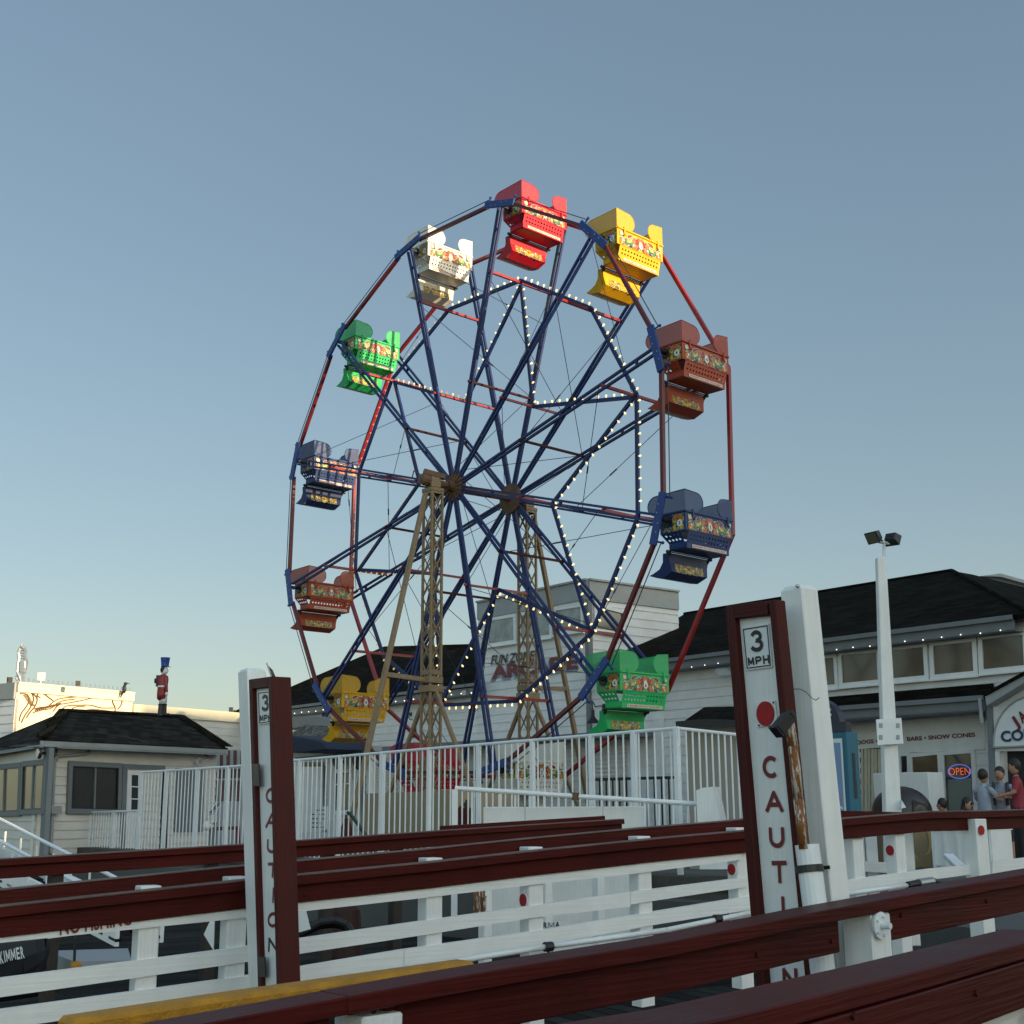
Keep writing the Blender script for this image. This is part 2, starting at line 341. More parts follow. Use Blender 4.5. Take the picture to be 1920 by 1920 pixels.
def siding(mb, s, e, z0, z1, nrm, board=.2, mi=0, lap=.022):
    s, e = V(s), V(e); s.z = e.z = 0; nrm = V(nrm); d = (e - s).normalized(); z = z0; 
    while z < z1 - .01:
        zt = min(z + board, z1)
        a, b = s + UPZ * z + nrm * (lap + .004), e + UPZ * z + nrm * (lap + .004); c, f = e + UPZ * zt + nrm * .004, s + UPZ * zt + nrm * .004
        pts = [a, b, c, f]
        if (b - a).cross(c - a).dot(nrm) < 0: pts = [b, a, f, c]
        mb.face(pts, mi, d)
        mb.face([a - nrm * lap, b - nrm * lap, b, a], mi, d); z = zt
    return mb
def wallrect(name, mats, parent, s, e, z0, z1, nrm, board=.2, depth=.12):
    mb = MB(); siding(mb, s, e, z0, z1, nrm, board)
    s, e = V(s), V(e); q = [V((s.x, s.y, z0)), V((e.x, e.y, z0)), V((e.x, e.y, z1)), V((s.x, s.y, z1))]
    mb.slab(q, -V(nrm) * depth, 0, (e - s).normalized()); return mb.build(name, mats, parent)
def px_slab(pl, pts, out=.02, th=.04, mb=None, mi=0, g=None):
    """polygon seen at these picture points, built on the plane pl, standing 'out' metres proud"""
    mb = mb or MB(); q = [pl.at(x, y, out) for x, y in pts]; return mb.slab(q, -pl.n * th, mi, g or pl.d)
# ================================================================== the setting
TD = V((.839, .545, 0)).normalized(); ND = V((-TD.y, TD.x, 0))
def tn(t, n, z=0): p = TD * t + ND * n; return V((p.x, p.y, z))
def deckz(t): return min(.55, .08 + .052 * (t - 1.49))
GZ = .55
def sheet(name, mb, m_): return mb.build(name, m_, kind='structure')
mb = MB(); mb.slab([(-2500, -2500, -1.1), (2500, -2500, -1.1), (2500, 2500, -1.1), (-2500, 2500, -1.1)], (0, 0, -1)); sheet('water', mb, watermat())
e0 = tn(10.5, 12.2); e1 = tn(10.5, -60)
mb = MB(); mb.slab([V((e0.x - 685, e0.y + 728, GZ)), V((e0.x, e0.y, GZ)), V((e1.x, e1.y, GZ)), V((1500, -60, GZ)), V((1500, 1700, GZ)), V((-700, 1700, GZ))], (0, 0, -2.2)); sheet('promenade_ground', mb, [pave])
mb = MB(); a = [tn(-4, -1.5, deckz(-4)), tn(10.5, -1.5, deckz(10.5) - .004), tn(10.5, 7.72, deckz(10.5) - .004), tn(-4, 7.72, deckz(-4))]
mb.slab(a, (0, 0, -.25), g=ND); sheet('ramp_deck', mb, planks)
mb = MB(); q = [tn(-9, 7.95, -.12), tn(10.3, 7.95, -.12), tn(10.3, 12.1, -.12), V((e0.x - 27.4, e0.y + 29.1, -.12)) - ND * .2, V((-34, 22, -.12))]
mb.slab(q, (0, 0, -.3), g=TD); sheet('dock', mb, planks)

# seawall face with its cap under the white picket fence
PFa, PFb = V((2.2, 17, 0)), V((-3.92, 23.5, 0)); PF = Pl(PFa, PFb); PFd = PF.d
t0 = empty('seawall', PFa - PFd * 0)
mb = MB(); aa = PFa - PFd * 1.2 + PF.n * .25; bb = PFa + PFd * 26 + PF.n * .25
aa.z = bb.z = -.9; mb.slab([aa, bb, bb - PF.n * .5, aa - PF.n * .5], (0, 0, 1.55)); mb.build('wall', concrete, t0)
mb = MB(); aa.z = bb.z = .66; mb.slab([aa + PF.n * .05, bb + PF.n * .05, bb - PF.n * .55, aa - PF.n * .55], (0, 0, .15)); mb.build('coping', concrete, t0, )
tag(t0, 'stained grey concrete seawall with a coping, under the tall white picket fence', 'seawall')

# ================================================================== ramp fences
def polyplank(name, pl, top, bot, off, th, mats, parent, front=0, bevel=0, **k):
    """board seen between the lines top and bot (same x positions), on plane pl"""
    mb = MB()
    for (x0, a0), (x1, a1), (_, b0), (_, b1) in zip(top, top[1:], bot, bot[1:]):
        q = [pl.at(x0, a0, off), pl.at(x1, a1, off), pl.at(x1, b1, off), pl.at(x0, b0, off)]
        mb.slab(q, -pl.n * th, 0, pl.d)
    return mb.build(name, mats, parent, bevel=bevel, **k)
def cap(name, pl, line, off, w_, th, mats, parent, mi=0, **k):
    """flat board whose front top edge runs along these picture points"""
    mb = MB()
    for (x0, a0), (x1, a1) in zip(line, line[1:]):
        p, q = pl.at(x0, a0, off), pl.at(x1, a1, off); dn = V((0, 0, -th)); bk = -pl.n * w_
        mb.hexa([p + dn, q + dn, q + bk + dn, p + bk + dn], [p, q, q + bk, p + bk], mi, pl.d)
    return mb.build(name, mats, parent, bevel=.004, **k)
def board_under(name, pl, line, off, z0, z1, th, mats, parent, **k):
    mb = MB()
    for (x0, a0), (x1, a1) in zip(line, line[1:]):
        p, q = pl.at(x0, a0, 0), pl.at(x1, a1, 0); o = pl.n * off; bk = -pl.n * th
        A_ = [p + o + UPZ * z1, q + o + UPZ * z1, q + o + bk + UPZ * z1, p + o + bk + UPZ * z1]
        mb.hexa([x + UPZ * (z0 - z1) for x in A_], A_, 0, pl.d)
    return mb.build(name, mats, parent, bevel=.003, **k)

RA = Pl((-2.84, 7.1), (1.81, 10.1))
L3 = [(-90, 1711), (0, 1700), (440, 1653), (800, 1618), (1000, 1596), (1240, 1572), (1390, 1559), (1574, 1536)]
L3r = [(1574, 1536), (1735, 1523), (1833, 1522), (1990, 1517)]
f1 = empty('ramp_fence', RA.xy(760) + UPZ * .25, 'oxblood double rail on white posts with three white planks, crossing the middle of the foreground', 'fence')
def rails(pl, line, parent, back=True, raise_=.07, gap=.19):
    board_under('top_rail', pl, line, .075, -.05, 0, .05, redr, parent)
    board_under('lower_rail', pl, line, .030, -.157, -.0505, .04, redr, parent); board_under('worn_top', pl, line, .076, .001, .012, .085, rtop, parent)
    
    if back: board_under('back_rail', pl, line, -gap + .05, -.03, raise_, .045, redr, parent); board_under('back_worn_top', pl, line, -gap + .055, raise_ + .001, raise_ + .010, .085, rtop, parent)
rails(RA, L3, f1)
def plank(name, parent, pts, off=.012, th=.035, pl=RA):
    return polyplank(name, pl, [(x, a) for x, a, b in pts], [(x, b) for x, a, b in pts], off, th, white, parent)
plank('upper_plank', f1, [(-90, 1770, 1780), (0, 1759, 1768), (440, 1706, 1723), (800, 1664, 1683), (1000, 1642, 1659), (1200, 1618, 1637), (1390, 1599, 1612)])
plank('middle_plank', f1, [(-90, 1848, 1884), (0, 1834, 1870), (420, 1780, 1810), (783, 1728, 1755), (1000, 1698, 1721), (1182, 1672, 1700)])
plank('middle_plank', f1, [(1183, 1672, 1696), (1240, 1665, 1687), (1400, 1645, 1663)], off=.010)
plank('bottom_plank', f1, [(-90, 1905, 1945), (0, 1893, 1930), (440, 1833, 1867), (757, 1780, 1818)], off=.014)
plank('bottom_plank', f1, [(758, 1780, 1816), (1000, 1746, 1775), (1240, 1707, 1732), (1420, 1678, 1704)], off=.011)
def fpost(parent, pl, px, py, ztop, w_=.12, zb=None, off=0, name='post', m_=white, refl_y=None, side=-1, reflface='side'):
    c = pl.at(px, py, off); d = pl.d if pl.d.dot(TD) > 0 else -pl.d
    b = V((c.x, c.y, 0)) + d * w_ / 2 - pl.n * w_ / 2; zb = deckz(c.dot(TD)) - .02 if zb is None else zb
    mb = MB(); mb.box(b + UPZ * zb, w_, w_, ztop - zb, d); o = mb.build(name, m_, parent, bevel=.006)
    if refl_y:
        if reflface == 'side':
            zc = pl.at(px - 8, refl_y).z; cc = b - d * (w_ / 2) + UPZ * zc; nn = -d
        else:
            zc = pl.at(px, refl_y).z; cc = b + pl.n * (w_ / 2) + UPZ * zc - d * .02; nn = pl.n
        mb = MB(); mb.disc(cc, nn, .047, .006, 20, 1); mb.disc(cc + nn * .0045, nn, .041, .008, 20, 0)
        mb.tube(cc + UPZ * .056 + nn * .001, cc + UPZ * .056 + nn * .008, .008, 8, 1)
        mb.build('reflector', [refl, whitem], o)
    return o
def ztop(pl, line, px, add=0):
    for (x0, a0), (x1, a1) in zip(line, line[1:]):
        if x0 <= px <= x1: return pl.at(px, a0 + (a1 - a0) * (px - x0) / (x1 - x0)).z + add
for px, py, ry in [(258, 1780, None), (425, 1760, None), (799, 1740, None), (992, 1720, 1689), (1199, 1690, None), (1384, 1650, 1631), (1475, 1640, None)]:
    fpost(f1, RA, px, py, ztop(RA, L3, px, .03), refl_y=ry, off=-.002 if px != 1199 else -.002)
# long white pipe clamped along the foot of the fence
mb = MB(); pts = [RA.at(x, y, .12) for x, y in ((560, 1848), (825, 1807), (1025, 1775), (1250, 1744), (1410, 1711), (1587, 1676), (1702, 1660))]
mb.path(pts, .019, 8)
pp = mb.build('conduit_pipe', whitem, None, 'long white painted pipe running along the foot of the ramp fence to a metal coupling', 'pipe', smooth=True)
for x, y in ((1028, 1775), (1345, 1723)): c = RA.at(x, y, .12); mb = MB(); mb.tube(c - RA.d * .03, c + RA.d * .03, .032, 10); mb.box(c - UPZ * .08, .02, .02, .06); mb.build('clamp', black, pp)
mb = MB(); c0, c1, c2, c3 = [RA.at(x, y, .12) for x, y in ((1702, 1660), (1722, 1656), (1748, 1652), (1770, 1655))]
mb.tube(c0, c1, .03, 10, 1); mb.tube(c1, c2, .036, 10, 0); mb.tube(c2, c3, .03, 8, 1, .012); mb.tube(c0 - UPZ * .06, c0 + UPZ * .02, .02, 8, 1); mb.tube(c1 - UPZ * .05, c1, .018, 8, 1)
mb.build('coupling', [steel, black], pp)

# fence right of the sign post: the upper end of the ramp
RBp = RA; f2 = empty('ramp_fence', RA.xy(1700) + UPZ * .5, 'short oxblood rail with red reflectors on white posts, right of the tall white post', 'fence')
rails(RA, L3r, f2, back=False)
plank('bottom_plank', f2, [(1574, 1652, 1678), (1743, 1629, 1650), (1833, 1620, 1638)])
plank('bottom_plank', f2, [(1861, 1615, 1640), (1990, 1601, 1625)], off=.016)
for px, py, ry in [(1602, 1620, None), (1681, 1600, 1595)]: fpost(f2, RA, px, py, ztop(RA, L3r, px, -.03), refl_y=ry)
fpost(f2, RA, 1834, 1600, RA.at(1834, 1535).z, w_=.15, off=.11, refl_y=1556, reflface='front')
# rail behind it, falling to the right
RC = Pl(RA.xy(1500) - RA.n * 1.4, RA.xy(1745) - RA.n * .3)
f3 = empty('side_rail', RC.xy(1600) + UPZ * .5, 'thin oxblood rail meeting the ramp fence below the floodlight post', 'railing')
board_under('top_rail', RC, [(1540, 1519), (1740, 1524)], 0, -.06, 0, .05, redr, f3)
for px in (1598, 1622, 1690): fpost(f3, RC, px, 1560, RC.at(px, 1531).z, w_=.1, zb=.5, off=-.06)
polyplank('plank', RC, [(1617, 1614), (1700, 1620)], [(1617, 1634), (1700, 1639)], 0, .03, white, f3)

# the farther ramp fence
RB = Pl((-4.5, 11.2), (.91, 15.6))
L1 = [(-90, 1617), (0, 1612), (440, 1585), (800, 1560), (1000, 1547), (1163, 1537)]
f4 = empty('ramp_fence', RB.xy(600), 'farther oxblood red double rail behind the middle one, ending in front of the white box', 'fence')
rails(RB, L1, f4, back=False); board_under('back_rail', RB, [(845, 1557), (1152, 1537)], -.16, -.06, .045, .045, redr, f4)
for px in (100, 392, 610, 740, 908, 1022, 1120): fpost(f4, RB, px, 1600, ztop(RB, L1, px, .0), w_=.11, zb=-.12, m_=white if px > 800 else timber)

# near hand rail crossing the bottom of the picture
NR = Pl((.07, 3.85), (2.1, 5.7))
Ln = [(100, 1973), (400, 1916), (655, 1868), (800, 1841), (1000, 1807), (1260, 1765), (1540, 1708), (1730, 1673), (1990, 1627)]
f5 = empty('near_handrail', NR.xy(1000) + UPZ * .15, 'oxblood red flat-topped handrail crossing in front of the tall white post and its caution board', 'railing')
cap('top_board', NR, Ln[:3], 0, .135, .044, redr, f5); cap('top_board', NR, Ln[2:], .006, .14, .046, redr, f5)
board_under('lower_board', NR, [(100, 1973), (400, 1916), (640, 1871)], -.045, -.165, -.047, .04, redr, f5)
board_under('lower_board', NR, [(745, 1851), (800, 1841), (1000, 1807), (1260, 1765), (1540, 1708), (1590, 1699)], -.045, -.165, -.047, .04, redr, f5)
board_under('lower_board', NR, [(1664, 1685), (1730, 1673), (1990, 1627)], -.045, -.165, -.047, .04, redr, f5)
for px in (684, 1636):
    z = NR.at(px, 1868 if px < 1000 else 1688).z - .052
    po = fpost(f5, NR, px, 1750, z, w_=.13, off=-.008)
    if px > 1000:
        c = NR.at(1648, 1735, -.004); mb = MB(); mb.disc(c - NR.d * .0, NR.n, .05, .012, 16, 0); mb.tube(c, c + NR.n * .05, .012, 10)
        for q in range(5): an = q * 1.256; mb.tube(c + (NR.d * cos(an) + UPZ * sin(an)) * .035, c + (NR.d * cos(an) + UPZ * sin(an)) * .035 + NR.n * .02, .007, 6)
        mb.build('flange', whitem, po)
mb = MB()
YB = Pl(NR.a - NR.n * .36, NR.a - NR.n * .36 + NR.d)
yl = [(138, 1913), (440, 1867), (800, 1816), (895, 1802)]
for (x0, a0), (x1, a1) in zip(yl, yl[1:]):
    p, q = YB.at(x0, a0), YB.at(x1, a1); mb.hexa([p - UPZ * .05, q - UPZ * .05, q - UPZ * .05 - YB.n * .10, p - UPZ * .05 - YB.n * .10], [p, q, q - YB.n * .10, p - YB.n * .10], 0, YB.d)
yb = empty('yellow_kerb_beam', YB.xy(500) + UPZ * .1, 'rough yellow painted beam running behind the near oxblood handrail', 'beam')
mb.build('beam', yellowc, yb, bevel=.012)
for px in (200, 520, 860):
    mb = MB(); c = YB.at(px, 1900); c.z = 0; zt = YB.at(px, 1911 - (px - 160) * .148).z - .06; mb.box(c - YB.n * .05 + UPZ * (deckz(c.dot(TD)) - .02), .07, .07, zt - deckz(c.dot(TD)) + .01, YB.d); mb.build('bracket_post', grey, yb)

# nearest rail, bottom right corner
NN = Pl((.69, 2.85), (1.56, 3.9))
Lm = [(1080, 1960), (1365, 1908), (1540, 1865), (1720, 1820), (1990, 1748)]
f6 = empty('near_handrail', NN.xy(1750) + UPZ * .1, 'worn oxblood red rail with a wide weathered top board, nearest the viewer at bottom right', 'railing')
cap('top_board', NN, Lm, 0, .17, .046, redr, f6); board_under('lower_board', NN, Lm, .004, -.165, -.050, .045, redr, f6)
fpost(f6, NN, 1905, 1900, NN.at(1905, 1790).z - .06, w_=.13, off=-.05)
board_under('side_plank', NN, [(1500, 1876), (1990, 1748)], -.05, -.42, -.168, .03, white, f6)

# ================================================================== sign posts
FD = -TD; WD = V((TD.y, -TD.x, 0))
def lean_post(name, corner_top, corner_bot, pl, wl, wr, zb, parent=None, **k):
    """square post: corner is the edge nearest us; left face along -WD, right face along TD"""
    p = pl.at(*corner_bot); q = pl.at(*corner_top); d = (p - q) / (q.z - p.z) * 1.0
    pb = q + (p - q) * ((q.z - zb) / (q.z - p.z))
    def loop(c, s): return [c, c - WD * wl * s, c - WD * wl * s + TD * wr * s, c + TD * wr * s]
    mb = MB(); mb.hexa(loop(pb, 1.12), loop(q - UPZ * .012, 1.0), 0, UPZ)
    t = loop(q - UPZ * .012, 1.0); c = sum(t, V((0, 0, 0))) / 4; mb.hexa(t, [c + (x - c) * .75 + UPZ * .02 for x in t], 0, UPZ)
    return mb.build(name, white, parent, bevel=.004, **k)
class PlD(Pl):
    def __init__(s, px, Y, d):
        r = ray(px, 1508); a = CAM + r * (Y / r.y); s.a = V((a.x, a.y, 0)); s.d = V(d).normalized(); s.n = V((s.d.y, -s.d.x, 0))
        if s.n.dot(-s.a) < 0: s.n = -s.n
PR = PlD(1525, 5.25, WD)
wp = lean_post('tall_white_post', (1502, 1097), (1560, 1692), PR, .122, .098, .28, None, label='tall white square timber post with a chamfered top, right of the large caution board', cat='post')
mb = MB(); c = PR.at(1495, 1099, .004); mb.ball(c, .008); c2 = PR.at(1534, 1296, -.06) ; 
mb.ball(c2, .016); mb.tube(c2, c2 - UPZ * .05, .008); mb.build('cable_eye', steel, wp, smooth=True)
mb = MB(); mb.path([PR.at(x, y, .03) for x, y in ((1478, 1297), (1489, 1292), (1500, 1292), (1512, 1298), (1522, 1309), (1530, 1313), (1536, 1308))], .0016, 5); mb.build('cable', wire, wp)
lean = []
def caution(pl, outer, inner, z_bot, label, letters, sign, letter_h, depth=.12, recd=.035):
    """outer: (xl,yl),(xr,yr) top corners and bottom corners; board faces down the ramp"""
    (tl, tr, br, bl) = outer; root = empty('caution_board', pl.xy((bl[0] + br[0]) / 2, 0, bl[1]) + UPZ * z_bot, label, 'sign')
    A = [pl.at(*p) for p in (tl, tr, br, bl)]
    def ext(top, bot):                       # carry an edge on down to z_bot
        return top + (bot - top) * ((top.z - z_bot) / (top.z - bot.z))
    BL, BR = ext(A[0], A[3]), ext(A[1], A[2]); TL, TR = A[0], A[1]
    w = (TR - TL).length; j = .052 / w; bk = -pl.n * depth
    def L_(a, b, k): return a + (b - a) * k
    mb = MB(); mb.slab([TL, L_(TL, TR, j), L_(BL, BR, j), BL], bk, 0, UPZ); mb.build('side_board', redf, root, bevel=.004)
    j2 = .040 / w if recd > .029 else j; mb = MB(); mb.slab([L_(TL, TR, 1 - j2), TR, BR, L_(BL, BR, 1 - j2)], bk, 0, UPZ); mb.build('side_board', redf, root, bevel=.004)
    hh = .06 / (TL - BL).length; a, b = L_(TL, TR, j), L_(TL, TR, 1 - j); c, d = L_(b, L_(BL, BR, 1 - j), hh), L_(a, L_(BL, BR, j), hh)
    mb = MB(); mb.slab([a, b, c, d], bk, 0, pl.d); mb.build('top_board', redf, root, bevel=.003)
    rec = -pl.n * recd
    mb = MB(); mb.slab([d + rec, c + rec, L_(BL, BR, 1 - j) + rec, L_(BL, BR, j) + rec], -pl.n * .03, 0, UPZ); pan = mb.build('panel', white, root)
    pr = Pl(pl.a + rec, pl.a + rec + pl.d); pr.n = pl.n
    for ch, x, y0, y1, wd in letters:        # stencilled letters, one after another down the board
        p0, p1 = pr.at(x - wd / 2, y1, .002), pr.at(x + wd / 2, y1, .002); h = (pr.at(x, y0) - pr.at(x, y1)).length
        glyph(MB(), ch, p0, p1 - p0, UPZ * h, pl.n, h * .20).build('letter', letr if ch != 'N' or x > 1400 else letk, root)
    q = [pr.at(x, y, .004) for x, y in sign]; mb = MB(); mb.slab(q, pl.n * .004, 0)
    cen = sum(q, V((0, 0, 0))) / 4; q2 = [cen + (p - cen) * .93 for p in q]; q3 = [cen + (p - cen) * .88 for p in q]
    for i in range(4): i2 = (i + 1) % 4; mb.slab([q2[i] + pl.n * .0045, q2[i2] + pl.n * .0045, q3[i2] + pl.n * .0045, q3[i] + pl.n * .0045], pl.n * .002, 1)
    o = mb.build('speed_plate', [signw, letk], root)
    t_, r_, b_, l_ = q; ux = (r_ - t_); uy = (l_ - t_)
    mb = glyph(MB(), '3', t_ + ux * .28 + uy * .61 + pl.n * .004, ux * .46, -uy * .50, pl.n, uy.length * .095)
    for i, ch in enumerate('MPH'): glyph(mb, ch, t_ + ux * (.10 + i * .285) + uy * .91 + pl.n * .004, ux * .235, -uy * .20, pl.n, uy.length * .048)
    mb.build('lettering', letk, o)
    return root, pr
CR = PlD(1400, 5.35, WD)
ls = [(c_, x, y, y + 42, wd) for c_, x, y, wd in (('C', 1447, 1417, 31), ('A', 1453, 1482, 34), ('U', 1458, 1548, 29), ('T', 1463, 1614, 28), ('I', 1470, 1681, 6), ('O', 1476, 1748, 30), ('N', 1483, 1814, 28))]
cr, crp = caution(CR, ((1359, 1136), (1453, 1124), (1500, 1600), (1397, 1600)), None, .3, 'large caution board with a 3 MPH plate above a round red reflector, at right', ls, ((1393, 1177), (1442, 1169), (1449, 1251), (1401, 1257)), .04, depth=.06, recd=.03)
mb = MB(); mb.slab([crp.at(x, y, .004) for x, y in ((1416, 1318), (1454, 1313), (1459, 1358), (1421, 1364))], CR.n * .003, 1)
mb.disc(crp.at(1436, 1338, .007), CR.n, .0495, .006, 28, 0)
mb.ball(crp.at(1450, 1317, .01), .004, mi=2); mb.ball(crp.at(1423, 1360, .01), .004, mi=2); mb.build('reflector', [refl, signw, black], cr)
# lamp on its rusty pole
pole = empty('warning_lamp', PR.at(1520, 1700, .05), 'black lamp box on a rust-streaked pole beside the large caution board', 'lamp')
rust = mat('rust_streaked_paint', (.50, .47, .40), .7, var=.2, vs=6, bump=.4, chip=(.20, .070, .015), chipamt=.455)
mb = MB(); mb.path([PR.at(x, y, .17) for x, y in ((1478, 1345), (1487, 1400), (1497, 1500), (1508, 1592))], .021, 10); mb.build('pole', rust, pole, smooth=True)
mb = MB(); mb.tube(PR.at(1513, 1584, .14), PR.at(1532, 1730, .14), .047, 16, 0); mb.tube(PR.at(1532, 1730, .14), PR.at(1545, 1840, .14), .047, 16, 0); mb.build('sleeve', whitem, pole, smooth=False)
mb = MB(); mb.tube(PR.at(1517, 1622, .14), PR.at(1519, 1636, .14), .053, 18); mb.beam(PR.at(1533, 1628, .03) , PR.at(1556, 1626, .014), .004, .014)
mb.build('strap', black, pole)
mb = MB(); a = PR.at(1480, 1343, .20); b = PR.at(1457, 1370, .26); mb.beam(a, b, .042, .050, UPZ); mb.beam(b, b + (b - a) * .14, .050, .058, UPZ); mb.beam(a, a - (b - a) * .25, .035, .035, UPZ); mb.build('lamp_box', black, pole, bevel=.004)
# left board and its post
PLf = PlD(470, 7.45, WD)
lean_post('tall_white_post', (463, 1254), (486, 1840), PlD(470, 7.75, WD), .15, .125, .1, None, label='white square timber post left of the smaller caution board', cat='post')
ls = [(c_, x, y, y + 29, wd) for c_, x, y, wd in (('C', 508, 1477, 19), ('A', 509, 1524, 22), ('U', 510, 1571, 19), ('T', 511, 1617, 18), ('I', 512, 1664, 4), ('O', 512, 1710, 20), ('N', 512, 1757, 18))]
PLf = PlD(500, 7.3, WD)
cl, clp = caution(PLf, ((466, 1274), (509, 1268), (524, 1840), (483, 1842)), None, .16, 'smaller caution board with letters half hidden by its side board, at left', ls, ((485, 1297), (511, 1294), (513, 1355), (487, 1359)), .03, depth=.12, recd=.028)

for y0, y1 in ((1432, 1474), (1794, 1832)):
    px_slab(PLf, [(467.5 + (y0 - 1274) * .03, y0), (480 + (y0 - 1274) * .03, y0), (480 + (y1 - 1274) * .03, y1), (467.5 + (y1 - 1274) * .03, y1)], .008, .008).build('black_hinge', black, cl)
# carriage bolts and a worn nick or two on the near rails
for pl_, pts_, par_ in ((NR, [(700, 1893), (748, 1884), (1420, 1790), (1560, 1765), (1690, 1716), (1850, 1690)], f5), (NN, [(1600, 1905), (1830, 1862)], f6)):
    for x, y in pts_:
        c = pl_.at(x, y, -.043 if pl_ is NR else .006); MB().disc(c, pl_.n, .009, .005, 10).build('bolt_head', redf, par_)
# ================================================================== the wheel
HUB = V((-.669, 26.726, 8.237)); PH = radians(16.218); HW = .925; RN, RF, R1, R2 = 6.0, 6.17, 4.6, 2.24
def W(u, v, z): return HUB + AD * u + HD * v + UPZ * z
def rp(k, r, u, dt=0.0):                 # point at radius r in direction of node k, dt = metres along the tangent
    a = PH + k * pi / 6; c, s = cos(a), sin(a)
    return W(u, r * s + dt * c, r * c - dt * s)
def uu(r, s): return s * ((.76 if s < 0 else .90) + (HW - (.76 if s < 0 else .90)) * min(1, max(0, (r - .3) / 5.7)))
wheel = empty('ferris_wheel', (HUB.x, HUB.y, GZ), 'tall ferris wheel with blue spokes, red rim and a lit star of bulbs', 'ferris wheel')
def RR(s): return RN if s < 0 else RF
for s in (-1, 1):
    for k in range(12):
        g_ = .38 if s < 0 else -.01; a, b = rp(k, RR(s) + .02, s * HW, g_), rp(k + 1, RR(s) + .02, s * HW, -g_)
        MB().beam(a, b, .07, .075, AD).build('rim_bar', rimd if s < 0 else rimr, wheel)
    for k in range(12):                  # spokes: two parallel tubes tied by small battens
        mb = MB(); r0, r1 = .28, RR(s) - .05
        for d in (-1, 1):
            mb.beam(rp(k, r0, uu(r0, s), d * .035), rp(k, r1, uu(r1, s), d * .062), .045, .052, AD)
        for r in (1.3, 2.24, 3.4, 4.6, 5.5): mb.beam(rp(k, r, uu(r, s), -.06), rp(k, r, uu(r, s), .06), .05, .05, AD)
        mb.build('spoke', blue, wheel)
    for k in range(12 if s < 0 else 0):  # blue bracket plates that carry the seats
        mb = MB(); R_ = RR(s); o = AD * s * .05
        mb.beam(rp(k, R_ + .03, s * HW, -.47) + o, rp(k, R_ + .03, s * HW, .47) + o, .16, .05, AD.cross(rp(k, 1, 0) - HUB) if False else AD)
        br = mb.build('seat_bracket', bluep, wheel, bevel=.008)
        for d in (-.40, .40): mb = MB(); mb.tube(rp(k, R_ - .05, s * HW, d) , rp(k, R_ + .20, s * HW, d), .018, 6); mb.ball(rp(k, R_ + .20, s * HW, d), .032, nu=6, nv=4); mb.build('clamp_bolt', bluep, br)
        mb = MB(); mb.tube(rp(k, R_ + .0, s * HW - .02), rp(k, R_, s * HW - s * .25), .035, 8); mb.build('pivot_pin', black, br)
        for d in (-.25, -.1, .08, .24): mb = MB(); mb.ball(rp(k, R_ + .03 + .03 * (1 if d > 0 else -1), s * (HW + .075), d), .013, nu=6, nv=4); mb.build('rivet', lgrey, br)
# cables outside the rim, crossbars, bracing wires
for s in (-1,):
    for k in range(12):
        mb = MB(); mb.tube(rp(k, RR(s) + .16, s * HW, .42), rp(k + 1, RR(s) + .16, s * HW, -.42), .010, 5); mb.build('rim_cable', wire, wheel)
for k in range(12):
    MB().beam(rp(k, R1, -uu(R1, 1)), rp(k, R1, uu(R1, 1)), .055, .055).build('crossbar', rimr, wheel)
    MB().beam(rp(k, R2, -uu(R2, 1)), rp(k, R2, uu(R2, 1)), .045, .045).build('crossbar', rimr if k % 2 else redf, wheel)
mbw = MB()
for k in range(12):
    for s in (-1, 1):
        a, b = rp(k, 4.5, s * .9), rp(k + 1, 2.3, -s * .83); mb = MB(); mb.tube(a, b, .0075, 5); mb.tube(a.lerp(b, .62), a.lerp(b, .68), .016, 6)
        mb.build('bracing_wire', wire, wheel)
        if (k + (s > 0)) % 2:
            a, b = rp(k, 5.9, s * .92), rp(k + 1, 3.9, -s * .88); mb = MB(); mb.tube(a, b, .007, 5); mb.tube(a.lerp(b, .72), a.lerp(b, .77), .015, 6); mb.build('bracing_wire', wire, wheel)
        else:
            a, b = rp(k, .35, s * .76), rp(k + 2, 2.2, -s * .83); mb = MB(); mb.tube(a, b, .0075, 5); mb.build('bracing_wire', wire, wheel)
# hub drums and axle
for s in (-1, 1):
    hu = .70 if s < 0 else .84; mb = MB(); mb.lathe(W(s * hu, 0, 0), [(.10, -.02), (.33, .0), (.34, .04), (.30, .07), (.12, .10), (.11, .25)], 24, 0, AD * s)
    for i in range(16):
        an = i * pi / 8; d = HD * cos(an) + UPZ * sin(an); mb.beam(W(s * (hu + .10), 0, 0) + d * .12, W(s * (hu + .08), 0, 0) + d * .31, .02, .03, AD)
    mb.build('hub', rustm, wheel)
MB().tube(W(-1.5, 0, 0), W(1.5, 0, 0), .075, 14).build('axle', rustm, wheel)
mb = MB(); mb.lathe(W(-1.55, 0, .02), [(.04, -.10), (.11, -.08), (.125, .0), (.12, .10), (.08, .16)], 12, 0, AD); mb.beam(W(-1.5, -.1, .22), W(-1.1, .12, .12), .16, .1); mb.path([W(-1.5, -.15, .15), W(-1.6, -.3, .26), W(-1.55, -.42, .12)], .012); mb.build('motor', rustm, wheel)
